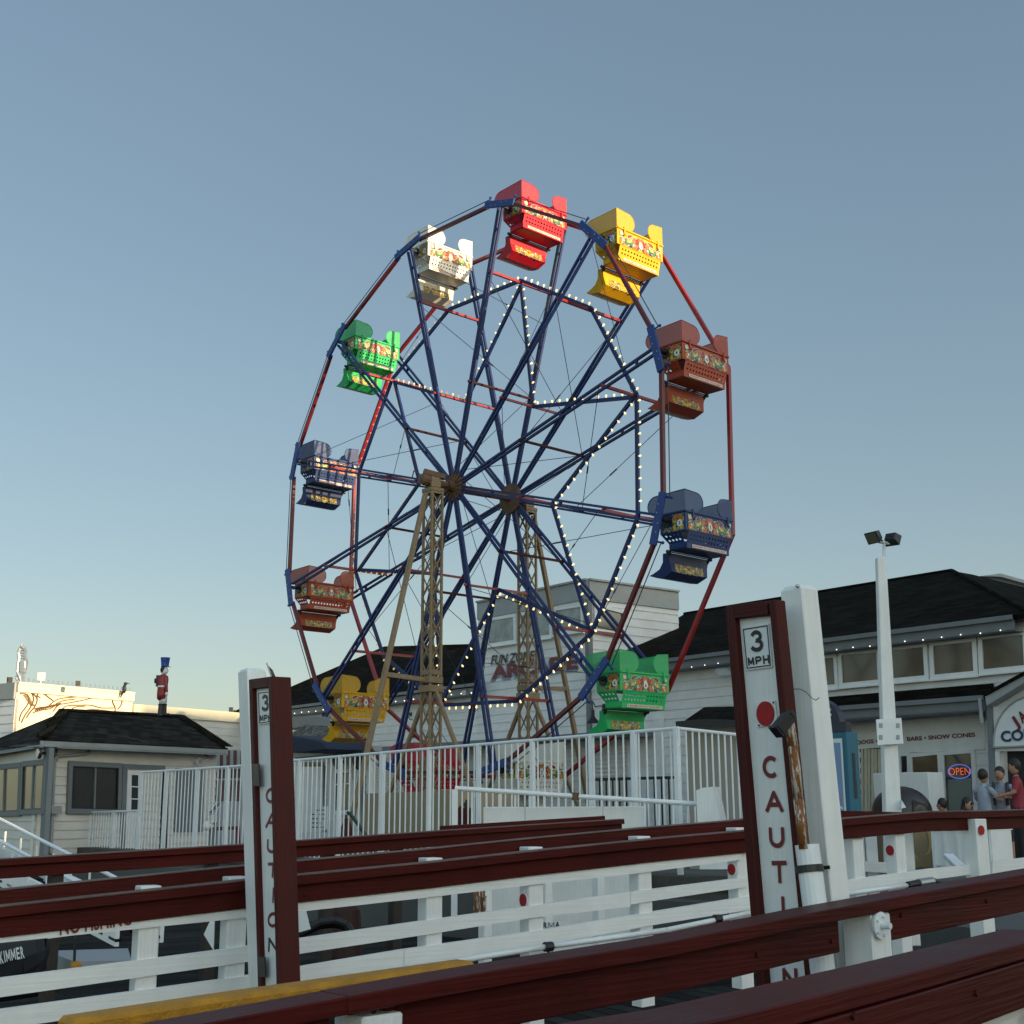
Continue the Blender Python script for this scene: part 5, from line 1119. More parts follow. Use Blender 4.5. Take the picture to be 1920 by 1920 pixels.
# tapered white pillar
PT = PlD(1305, 16.3, V((.93, -.37, 0)))
mb = MB(); q = [PT.at(x, y) for x, y in ((1305, 1482), (1318, 1477), (1337, 1475), (1356, 1565), (1370, 1630), (1312, 1630))]; mb.slab(q, -PT.n * .35); mb.build('tapered_pillar', white, None, 'white tapering pillar with a sloped shoulder at the end of the pipe handrail', 'pillar')

# tan tarpaulin screen round the tower base
PTn = PlD(760, 23.4, HD)
tb = empty('base_screen', PTn.xy(770) + UPZ * GZ, 'tan plywood screen round the foot of the near lattice tower, behind the picket fence', 'screen')
q = [PTn.at(684, 1488), PTn.at(846, 1482), PTn.at(848, 1620), PTn.at(662, 1620)]; mb = MB(); mb.slab(q, -PTn.n * .06); mb.build('panel', tarp, tb)
q = [PTn.at(846, 1482), PTn.at(846, 1482) - PTn.n * 1.6, PTn.at(848, 1620) - PTn.n * 1.6, PTn.at(848, 1620)]; mb = MB(); mb.slab(q, -PTn.d * .05); mb.build('end_panel', tarp, tb)
for x in (738, 792): px_slab(PTn, [(x, 1486), (x + 1.2, 1486), (x + 1, 1620), (x, 1620)], .01, .01).build('batten', tarp, tb)

# small white building behind the yellow seat
SB = PlD(620, 40, FAd)
sbb = empty('white_cottage', SB.xy(620) + UPZ * GZ, 'small white clapboard cottage with a panelled door, left behind the shaded yellow seat', 'building')
zsb = zat(SB, 620, 1414)
wallrect('wall', wsid, sbb, SB.xy(540), SB.xy(692), GZ, zsb, SB.n, .22)
px_slab(SB, [(540, 1410), (700, 1398), (700, 1408), (540, 1421)], .3, .3).build('eave_board', lgrey, sbb)
d_ = px_slab(SB, [(562, 1440), (604, 1437), (604, 1560), (563, 1562)], .05, .05).build('door', wtrim, sbb)
for x0, x1, y0, y1 in ((568, 581, 1447, 1474), (586, 598, 1446, 1473), (568, 581, 1482, 1520), (586, 598, 1481, 1519)): px_slab(SB, [(x0, y0), (x1, y0), (x1, y1), (x0, y1)], .062, .01).build('door_panel', wtrim, d_)
mb = MB()
for i in range(5): px_slab(SB, [(563 + i * 9, 1429), (570 + i * 9, 1428), (570 + i * 9, 1437), (563 + i * 9, 1438)], .05, .03, mb)
mb.build('transom_panes', glassb, sbb); px_slab(SB, [(606, 1436), (609, 1436), (609, 1560), (606, 1560)], .07, .05).build('door_edge', black, sbb)
window(sbb, SB, ((628, 1450), (655, 1448), (656, 1518), (629, 1520)), .1, gm=glassb, rails_=(.3,), mull=(.5,)); px_slab(SB, [(675, 1408), (684, 1407), (685, 1600), (676, 1600)], .05, .06).build('corner_board', grey, sbb)
mb = MB(); rr = [SB.at(540, 1404, .6), SB.at(622, 1392, .6), SB.at(618, 1364, -.8), SB.at(575, 1358, -.8), SB.at(540, 1378, -.8)]; mb.slab(rr, UPZ * -.08, 0, SB.d); mb.build('shake_roof', shake, sbb)
mb = MB(); mb.slab([SB.at(536, 1345, -1), SB.at(574, 1342, -1), SB.at(580, 1344, -1), SB.at(580, 1360, -1), SB.at(536, 1368, -1)], -SB.n * .8); mb.build('roof_unit', grey, sbb)
for x in (633, 671):
    mb = MB(); c = SB.at(x, 1428, .25); mb.lathe(c, [(.10, -.05), (.24, 0), (.24, .04), (.15, .05), (.02, .03)], 16, 0, SB.n - UPZ * .3); mb.tube(c, c - SB.n * .25, .04, 6); mb.build('speaker', [black], sbb)
cv = empty('canvas_awning', SB.xy(575, 1.2) + UPZ * 2.6, 'dark navy canvas awning with a rounded end, left of the shaded yellow seat', 'awning')
mb = MB(); q = [SB.at(x, y, 1.6) for x, y in ((530, 1378), (556, 1381), (588, 1386), (604, 1392), (612, 1402), (612, 1407), (596, 1408), (570, 1412), (530, 1411))]; mb.slab(q, -SB.n * 1.5); mb.build('canopy', mat('navy_canvas', (.012, .022, .05), .8, var=.2), cv, bevel=.05)
pst = px_slab(SB, [(581, 1512), (614, 1512), (612, 1556), (581, 1556)], 2.2, .03); po = pst.build('notice_board', signw, None, 'white notice board with printed lines behind the picket fence, below the panelled door', 'notice')
mb = MB()
for j in range(5):
    for i in range(4):
        if (i * 7 + j * 3) % 5: x = 585 + i * 6.5; y = 1518 + j * 8; px_slab(SB, [(x, y), (x + 4.5, y), (x + 4.5, y + 2), (x, y + 2)], 2.205, .002, mb)
mb.build('printed_lines', letk, po)

# red and white striped stall
ST = PlD(410, 36, FAd)
st_ = empty('striped_stall', ST.xy(415) + UPZ * GZ, 'stall with a red and white striped front beside the booth, left of the white post', 'stall')
red2 = mat('stall_red', (.17, .012, .02), .5, var=.1)
px_slab(ST, [(388, 1408), (480, 1404), (480, 1440), (388, 1442)], .3, .05).build('valance', wtrim, st_); mb = MB()
for i in range(8): x = 399 + i * 12.8; px_slab(ST, [(x, 1407), (x + 6.4, 1407), (x + 6, 1439), (x, 1439)], .306, .005, mb)
for i, (x, h) in enumerate(((389, 1),)): px_slab(ST, [(x, 1410), (x + 3.5, 1410), (x + 3, 1440), (x, 1440)], .306, .005, mb)
mb.build('stripes', red2, st_)
px_slab(ST, [(386, 1440), (480, 1438), (480, 1610), (382, 1610)], 0, .05).build('back_wall', wtrim, st_)
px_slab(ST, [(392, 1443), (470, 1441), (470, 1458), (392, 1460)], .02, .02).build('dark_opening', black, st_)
for x in (400, 413, 426, 440, 455): px_slab(ST, [(x, 1463), (x + 8, 1463), (x + 8, 1502), (x, 1502)], .02, .02).build('red_panel', red2, st_)
mb = MB(); px_slab(ST, [(358, 1552), (446, 1549), (446, 1556), (358, 1558)], .8, .05, mb); 
for x in (358, 418, 442): px_slab(ST, [(x, 1553), (x + 5, 1553), (x + 5, 1610), (x, 1610)], .8, .05, mb)
mb.build('red_frame', red2, st_)
# lower white wall seen behind the fence at left
# solar lamp post
sp_ = empty('solar_lamp', P(398, 1600, 26.5), 'small tilted solar panel and white camera on a short grey post behind the fence', 'solar lamp')
mb = MB(); c = P(400, 1542, 26.5); mb.box(V((c.x, c.y, .6)), .13, .13, c.z - .6); mb.build('post', grey, sp_)
mb = MB(); mb.slab([P(391, 1525, 26.3), P(397, 1525, 26.3), P(412, 1509, 26.8), P(405, 1508, 26.8)], (0, .1, .03)); mb.build('solar_panel', [glass], sp_); mb = MB(); mb.slab([P(389.5, 1527, 26.35), P(397.5, 1527, 26.35), P(413.5, 1508, 26.85), P(404, 1506.5, 26.85)], (0, .12, -.02)); mb.build('panel_frame', whitem, sp_)
mb = MB(); mb.ball(P(388, 1549, 26.3), .09); mb.tube(P(388, 1549, 26.3), P(400, 1549, 26.4), .03, 6); mb.tube(P(400, 1544, 26.5), P(400, 1522, 26.5), .02, 6); mb.build('camera', whitem, sp_)
# closed dark red umbrella, green pole
um = empty('umbrella', P(650, 1605, 22.6), 'closed dark red umbrella behind the picket fence, left of the tan screen', 'umbrella')
c = P(649, 1600, 22.6); mb = MB(); mb.lathe(P(649, 1577, 22.6), [(.16, 0), (.12, .15), (.07, .30), (.03, .38)], 8); mb.build('canopy', mat('dark_red_canvas', (.06, .008, .008), .8, var=.2), um); mb = MB(); mb.tube(c, P(649, 1528, 22.6), .018, 6); mb.build('pole', black, um)
mb = MB(); mb.path([P(651, 1526, 22.2), P(655, 1523, 22.2), P(688, 1569, 22.2), P(700, 1600, 22.2)], .035, 6); mb.build('gate_arm', mat('dark_green_pipe', (.02, .05, .04), .5), None, 'bent dark green pipe slanting down behind the picket fence beside the umbrella', 'pipe')
# ride machinery in the dark behind the pipe rail
mc = empty('ride_motor', P(880, 1570, 22.5), 'dark ride machinery with levers and hoses behind the pipe handrail post', 'machine')
mb = MB(); mb.box(P(872, 1600, 22.5), .30, .5, .75); mb.build('housing', redf, mc)
for a, b in (((868, 1560), (876, 1500)), ((886, 1565), (872, 1505)), ((874, 1530), (862, 1512)), ((890, 1575), (889, 1495)), ((880, 1545), (898, 1520)), ((862, 1545), (856, 1515))): mb = MB(); mb.tube(P(*a, 22.3), P(*b, 22.3), .035, 6); mb.build('lever', black, mc)

# ================================================================== right-hand side things
lp = P(1678, 1640, 12.9); lamp = empty('floodlight_post', V((lp.x, lp.y, GZ)), 'white tapering post with twin black floodlights on top, right of the tall white post', 'lamp post')
def lpost(px0, px1, y): a, b = P(px0, y, 12.9), P(px1, y, 12.9); return a, b
mb = MB(); b0, b1 = P(1665, 1620, 12.9), P(1697, 1620, 12.9); t0_, t1_ = P(1645, 1045, 12.9), P(1661.5, 1045, 12.9)
dd = V((0, 1, 0)); mb.hexa([b0, b1, b1 + dd * .15, b0 + dd * .15], [t0_, t1_, t1_ + dd * .09, t0_ + dd * .09], 0, UPZ); mb.build('post', white, lamp, bevel=.006)
mb = MB(); mb.tube(P(1657, 1048, 12.95), P(1658, 1020, 12.95), .016, 8); mb.tube(P(1648, 1015, 12.95), P(1668, 1018, 12.95), .022, 8); mb.build('stem', whitem, lamp)
for c, ax_, sg in ((P(1638, 1007, 12.9), V((-.75, -.45, -.45)), 0), (P(1673, 1012, 12.95), V((.55, .6, -.5)), 1)):
    ax_ = ax_.normalized(); x = ax_.cross(UPZ).normalized(); y = x.cross(ax_); mb = MB()
    f = lambda k, w_, h_: [c + ax_ * k + x * a * w_ + y * b * h_ for a, b in ((-1, -1), (1, -1), (1, 1), (-1, 1))]
    mb.hexa(f(-.06, .055, .045), f(.03, .085, .065)); o = mb.build('flood_head', black, lamp, bevel=.006); mb = MB(); mb.hexa(f(.031, .072, .052), f(.036, .072, .052)); mb.build('lens', glassb, o)
    mb = MB(); mb.beam(c - ax_ * .03, P(1656, 1017, 12.95), .03, .02); mb.build('bracket', black, lamp)
pb = Pl((P(1668, 1372, 12.7).x, 12.84), (P(1668, 1372, 12.7).x + 1, 12.84))
mb = MB(); mb.slab([pb.at(1643, 1349), pb.at(1690, 1346), pb.at(1694, 1394), pb.at(1646, 1397)], (0, .02, 0)); sgn = mb.build('back_board', whitem, lamp)
mb = MB()
for x in (1648, 1680):
    for y in (1356, 1378): mb.slab([pb.at(x, y, .003), pb.at(x + 7, y, .003), pb.at(x + 7, y + 9, .003), pb.at(x, y + 9, .003)], (0, .002, 0))
mb.build('plate_marks', lgrey, sgn)
mb = MB(); c = P(1700, 1504, 12.8); mb.hexa([P(1690, 1499, 12.8), P(1699, 1514, 12.8), P(1690, 1516, 12.8)], [P(1690, 1499, 12.9), P(1699, 1514, 12.9), P(1690, 1516, 12.9)]); mb.build('side_bracket', whitem, lamp)

# town map board
mcn = P(1595, 1508, 16.0); MP = PlX((mcn.x, mcn.y), WD); MS = PlX((mcn.x, mcn.y), TD)
mk = empty('map_board', V((mcn.x, mcn.y, GZ)), 'teal framed town map board with a navy arched top, behind the tall white post', 'map board')
teal = mat('teal_paint', (.012, .12, .19), .45, var=.1); navy = mat('navy_paint', (.008, .014, .035), .4, var=.1)
z1 = zat(MP, 1594, 1371); co = V((mcn.x, mcn.y, GZ)); wdt = 1.05
mb = MB(); mb.slab([co, co - WD * wdt, co - WD * wdt + TD * .2, co + TD * .2], UPZ * (z1 - GZ)); mb.build('case', teal, mk, bevel=.01)
for zz in (.75, 1.45):
    mb = MB(); a = co + TD * .075 + WD * .003 + UPZ * (zz - .25); mb.slab([a, a + TD * .05, a + TD * .05 + UPZ * .55, a + UPZ * .55], WD * .002); mb.build('side_slot', navy, mk)
mb = MB(); n = 16; ctr = co - WD * (wdt / 2) + UPZ * (z1 - GZ); arch = [ctr + WD * (cos(pi * i / n) * .43) + UPZ * (.12 + sin(pi * i / n) * .32) for i in range(n + 1)]; arch = [ctr + WD * .52, ctr + WD * .52 + UPZ * .12] + arch + [ctr - WD * .52 + UPZ * .12, ctr - WD * .52]
mb.slab(arch, TD * .1); ar_ = mb.build('arched_top', navy, mk)
em = ctr + UPZ * .24 + WD * .17 + FD * .004; mb = MB(); ring = [em + (WD * cos(2 * pi * i / 48) + UPZ * sin(2 * pi * i / 48)) * (.125 + .012 * (1 if (i // 2) % 2 else -1)) for i in range(48)]; mb.slab(ring, FD * .006, 0); mb.disc(em + FD * .007, FD, .085, .004, 20, 1); mb.ball(em + FD * .012 + UPZ * .02, .04, mi=2); mb.disc(em + FD * .011 - UPZ * .04, FD, .03, .004, 12, 0); mb.build('emblem', [signw, mat('emblem_tan', (.42, .25, .12), .5), rustm], ar_)
def onm(u, z, o=.006): return co - WD * u + UPZ * (z - GZ) + FD * o
zt = z1 - .08
mb = MB(); mb.slab([onm(.07, .95), onm(wdt - .07, .95), onm(wdt - .07, zt), onm(.07, zt)], FD * .003); pb_ = mb.build('poster', signw, mk)
mb = MB(); mb.slab([onm(.10, 1.22, .010), onm(wdt - .10, 1.22, .010), onm(wdt - .10, zt - .05, .010), onm(.10, zt - .05, .010)], FD * .001, 0)
mapm = [mat('map_pale_blue', (.20, .30, .48), .5, var=.1), mat('map_red_roof', (.42, .09, .10), .5, var=0), mat('map_lawn_green', (.12, .28, .08), .5, var=0), mat('map_lilac_path', (.33, .26, .40), .5, var=0), mat('map_navy', (.03, .04, .15), .5, var=0), signw]
rnd = random.Random(4)
for i in range(70):
    t = rnd.random(); u = .14 + .75 * rnd.random(); z = 2.05 - .45 * (1 - u) + rnd.uniform(-.28, .12); w_, h_ = rnd.uniform(.015, .05), rnd.uniform(.012, .03); 
    if 1.25 < z < zt - .1: mb.slab([onm(u, z, .0115), onm(u + w_, z - .02, .0115), onm(u + w_, z + h_ - .02, .0115), onm(u, z + h_, .0115)], FD * .0008, rnd.choice([1, 1, 1, 4, 5, 5, 3]))
for z in (1.50, 1.62, 1.74): mb.slab([onm(.12, z - .12, .0128), onm(.85, z + .2, .0128), onm(.85, z + .225, .0128), onm(.12, z - .09, .0128)], FD * .0005, 5)
mb.slab([onm(.12, 1.26, .0122), onm(.62, 1.24, .0122), onm(.5, 1.45, .0122), onm(.12, 1.38, .0122)], FD * .0006, 3); mb.slab([onm(.14, 1.40, .0124), onm(.30, 1.44, .0124), onm(.30, 1.56, .0124), onm(.14, 1.50, .0124)], FD * .0006, 2)
mb.build('town_map', mapm, pb_)
mb = MB(); mb.slab([onm(.10, .98, .010), onm(wdt - .10, .98, .010), onm(wdt - .10, 1.17, .010), onm(.10, 1.17, .010)], FD * .001); mb.build('lower_panel', mapm[0], pb_)

# domed booth with moons
dc = P(1690, 1508, 23.6); dc = V((dc.x, dc.y, GZ)); db = empty('domed_bin', dc, 'tan barrel with yellow crescent moons under a dark domed hood, behind the floodlight post', 'bin')
mb = MB(); mb.lathe(dc, [(.47, 0), (.50, .05), (.48, .9), (.50, .95)], 28); mb.build('barrel', mat('moon_tan', (.20, .155, .09), .6, var=.15, vs=3), db, smooth=False)
mb = MB(); moon = mat('moon_yellow', (.36, .30, .11), .5, var=.1)
for an0, z0, r in ((-1.1, .50, .24), (-2.1, .55, .24), (-1.6, .18, .10), (-.4, .4, .2)):
    n = 20; P1 = []
    for i in range(n + 1): t = pi * (-.62 + 1.24 * i / n); P1.append((cos(t) * r, sin(t) * r))
    for i in range(n, -1, -1): t = pi * (-.62 + 1.24 * i / n); P1.append((cos(t) * r * .62 - .0 + (-.09 if False else 0) - .02, sin(t) * r * .995))
    def cyl(x, z): a = an0 + x / .5; return dc + V((cos(a) * .496, sin(a) * .496, z0 + z))
    for i in range(n): mb.face([cyl(*P1[i]), cyl(*P1[i + 1]), cyl(*P1[2 * n + 1 - i - 1]), cyl(*P1[2 * n + 1 - i])])
mb.build('moon_pattern', moon, db)
mb = MB(); prof = [(.53 * cos(i * pi / 16), .98 + .46 * sin(i * pi / 16)) for i in range(9)]; mb.lathe(dc, [(.53, .93)] + prof, 28); mb.build('hood', mat('dark_hood', (.025, .02, .018), .35, var=.2), db, smooth=True)
mb = MB(); c = dc + V((.22, -.52, 1.02)); mb.slab([dc + V((.02, -.545, .97)), dc + V((.42, -.36, .97)), dc + V((.30, -.42, 1.12)), dc + V((.06, -.51, 1.20))], (0, .02, 0)); mb.build('hood_opening', rubber, db)
# white cabinets before the shop
C1 = PlD(1690, 26.0, FAd); mb = MB(); q = [C1.xy(1640), C1.xy(1744)]; zc1 = zat(C1, 1690, 1449)
mb.slab([V((p.x, p.y, GZ)) for p in (q[0], q[1], q[1] - C1.n * .5, q[0] - C1.n * .5)], UPZ * (zc1 - GZ)); mb.build('cabinet', white, None, 'plain white cabinet against the shop front, left of the OPEN sign', 'cabinet', bevel=.01)
C2 = PlD(1790, 22.0, FAd); ct = empty('counter', C2.xy(1790) + UPZ * GZ, 'white slatted counter in front of the shop window, behind the right-hand posts', 'counter'); z2 = 1.25
q = [C2.xy(1741), C2.xy(1853)]; mb = MB(); mb.slab([V((p.x, p.y, GZ + .12)) for p in (q[0], q[1], q[1] - C2.n * .6, q[0] - C2.n * .6)], UPZ * (z2 - GZ - .12)); mb.build('body', wtrim, ct)
mb = MB(); mb.slab([V((p.x, p.y, z2 + .003)) for p in (q[0] + C2.n * .05, q[1] + C2.n * .05, q[1] - C2.n * .65, q[0] - C2.n * .65)], UPZ * .04); mb.build('top', wtrim, ct)
for x in (1745, 1766, 1790, 1812, 1848): c = C2.xy(x, .01); mb = MB(); mb.box(V((c.x, c.y, GZ)), .05, .03, z2 - GZ, C2.d); mb.build('slat', wtrim, ct)
mb = MB(); a = RA.at(1778, 1605, -2.0); b = RA.at(1806, 1632, -1.2); mb.beam(a, b, .1, .05); mb.build('prop_plank', white, None, 'short white plank propped diagonally behind the right ramp fence', 'plank')

# ================================================================== left foreground: things on the dock
def gang():
    g = empty('gangway', P(100, 1650, 16) , 'white gangway with handrails sloping down to the dock behind the left rails', 'gangway')
    A0, A1 = P(-160, 1578, 19.0), P(215, 1775, 14.8); s_ = (A1 - A0); side = V((-s_.y, s_.x, 0)).normalized() * .55
    for k, o in ((0, V((0, 0, 0))), (1, side)):
        mb = MB(); mb.slab([A0 + o, A1 + o, A1 + o + UPZ * .26, A0 + o + UPZ * .26], side.normalized() * .05, 0, s_.normalized()); mb.build('stringer', white, g)
        mb = MB(); mb.tube(A0 + o + UPZ * .62, A1 + o + UPZ * .45, .024, 8); mb.build('handrail', whitem, g)
        for i in range(12): p = A0.lerp(A1, (i + .5) / 12) + o; MB().tube(p + UPZ * .2, p + UPZ * .45, .016, 6).build('baluster', whitem, g)
    n = 20
    for i in range(n): p = A0.lerp(A1, (i + .5) / n) + UPZ * .05; mb = MB(); mb.slab([p, p + side, p + side + s_.normalized() * .16, p + s_.normalized() * .16], UPZ * .03); mb.build('tread', planks, g)
gang()
# NO FISHING lettering on the upper plank
b_ = RA.n; p0, p1 = RA.at(112, 1753, .016), RA.at(246, 1733, .016); nf = empty('no_fishing_notice', RA.xy(180) + UPZ * .9, 'red NO FISHING lettering half hidden under the oxblood rail at lower left', 'notice')
polyplank('board', RA, [(90, 1725), (262, 1706)], [(90, 1760), (262, 1737)], .0135, .02, white, nf)
text_mb('NO FISHING', p0, p1, .082, RA.n, .004, .02).build('lettering', letr, nf)
# dark dinghy
dg = empty('dinghy', P(20, 1830, 9.3), 'black inflatable dinghy marked SKIMMER at the far lower left', 'boat')
DP = PlD(40, 9.2, V((.93, .37, 0)))
mb = MB(); prof = [(-60, 1800, .30), (-10, 1793, .30), (40, 1785, .28), (68, 1779, .22), (84, 1776, .14), (93, 1776, .06)]
prev = None
for x, y, r in prof:
    c = DP.at(x, y); 
    if prev: mb.tube(prev[0], c, prev[1], 18, 0, r)
    prev = (c, r)
mb.build('tube', mat('black_hypalon', (.014, .016, .02), .6, var=.2), dg, smooth=False)
c0 = DP.at(-8, 1809, .30); c1 = DP.at(47, 1795, .295); text_cells('SKIMMER', c0, c1, .075, (DP.n + UPZ * .15).normalized(), .006, .0055).build('lettering', signw, dg)
mb = MB(); mb.tube(DP.at(-60, 1830), DP.at(70, 1812), .20, 14); mb.build('hull', rubber, dg)
# things on the dock seen through the planks
mb = MB(); mb.slab([P(85, 1783, 12.5), P(240, 1778, 12.8), P(246, 1800, 11.9), P(140, 1803, 11.6)], UPZ * -.12); mb.build('paddle_board', mat('pale_grey_board', (.26, .28, .29), .5, var=.1), None, 'pale grey paddle board lying on the dock under the NO FISHING notice', 'board')
mb = MB(); mb.tube(P(141, 1757, 10.8), P(139, 1812, 10.8), .012, 6); mb.ball(P(142, 1814, 10.7), .05, mi=1); mb.build('boat_hook', [black, yellowc], None, 'thin black pole with a yellow end standing on the dock at lower left', 'pole')
hs_ = empty('hose_coil', P(612, 1765, 12.6), 'thick dark hose looped on the dock, just right of the smaller caution board', 'hose')
mb = MB()
for r, w_ in ((0, 0), (.10, .0), (.2, .0)):
    pts = [P(556 + r * 40, 1752, 12.4 + r), P(578 + r * 40, 1741, 12.4 + r), P(600, 1729 + r * 30, 12.4 + r), (P(628, 1725 + r * 40, 12.4 + r)), P(650, 1732 + r * 30, 12.4 + r), P(664, 1752, 12.4 + r)]; mb.path(pts, .035, 8)
mb.build('loops', rubber, hs_)
mb = MB(); mb.slab([P(548, 1704, 11.5), P(573, 1706, 11.5), P(582, 1742, 11.5), P(548, 1752, 11.5)], (0, .02, 0)); mb.build('white_cloth', signw, None, 'white cloth hanging behind the fence right of the small caution board', 'cloth')
mb = MB(); mb.slab([P(396, 1722, 11), P(402, 1722, 11), P(400, 1782, 11), P(382, 1752, 11)], (0, .02, 0)); mb.build('white_cloth', signw, None, 'small white pennant on a brown post left of the white square post', 'cloth')
mb = MB(); c = P(640, 1700, 14); mb.lathe(V((c.x, c.y, -.12)), [(.22, 0), (.24, .3), (.2, .75), (.15, .8)], 16); mb.build('mooring_bollard', mat('dark_rust_red', (.03, .008, .006), .7, var=.3), None, 'dark rust-red mooring bollard on the dock, behind the hose', 'bollard')
sg2 = empty('low_sign', P(1040, 1745, 12.6), 'low white sign with black letters half hidden behind the bottom plank', 'sign')
LSP = Pl((P(1010, 1740, 12.6).x, 12.6), (P(1060, 1740, 12.6).x, 12.75)); px_slab(LSP, [(1008, 1730), (1068, 1727), (1070, 1762), (1010, 1765)], 0, .02).build('board', signw, sg2)
text_cells('RMA', LSP.at(1016, 1741), LSP.at(1050, 1739), .055, LSP.n, .006, .005).build('lettering', letk, sg2)
for x, lab in ((893, 'left one of two'), (905, 'right one of two')):
    mb = MB(); mb.box(P(x, 1712, 13), .05, .05, .22); mb.tube(P(x + 3, 1708, 12.95), P(x + 4, 1680, 12.95), .018, 6); mb.build('stub_post', rust, None, lab + ' short rust-streaked white stubs left of the red reflector post', 'post', 'rusty stubs')
# screws in the deck planks
mb = MB()
for i in range(46):
    for j in range(4):
        c = tn(-1 + i * .22, 4.3 + j * .9 + .05 * sin(i * 3.3)); mb.disc(V((c.x, c.y, deckz(c.dot(TD)) + .001)), UPZ, .012, .003, 6)
mb.build('deck_screws', steel, None, 'pale screw heads dotted in rows over the dark ramp planks', 'screws', kind='stuff')

ub = px_slab(PF, [(24, 1533), (45, 1533), (45, 1559), (24, 1559)], .25, .16).build('utility_box', lgrey, None, 'grey metal utility box on a thin post in front of the low picket fence', 'box')
mb = MB(); mb.tube(PF.at(35, 1559, .2), PF.at(35, 1600, .2), .03, 6); mb.build('post', black, ub)
fp = empty('small_flag', P(508, 1268, 30), 'small dark flag on a thin leaning pole above the top of the smaller caution board', 'flag')
MB().tube(P(500, 1243, 30), P(516, 1290, 30), .02, 6).build('pole', steel, fp)
mb = MB(); mb.slab([P(502, 1247, 30), P(511, 1256, 30), P(518, 1272, 30), P(510, 1270, 30)], (0, .02, 0)); mb.build('cloth', mat('striped_flag_cloth', (.10, .08, .10), .8, var=.6, vs=9), fp)
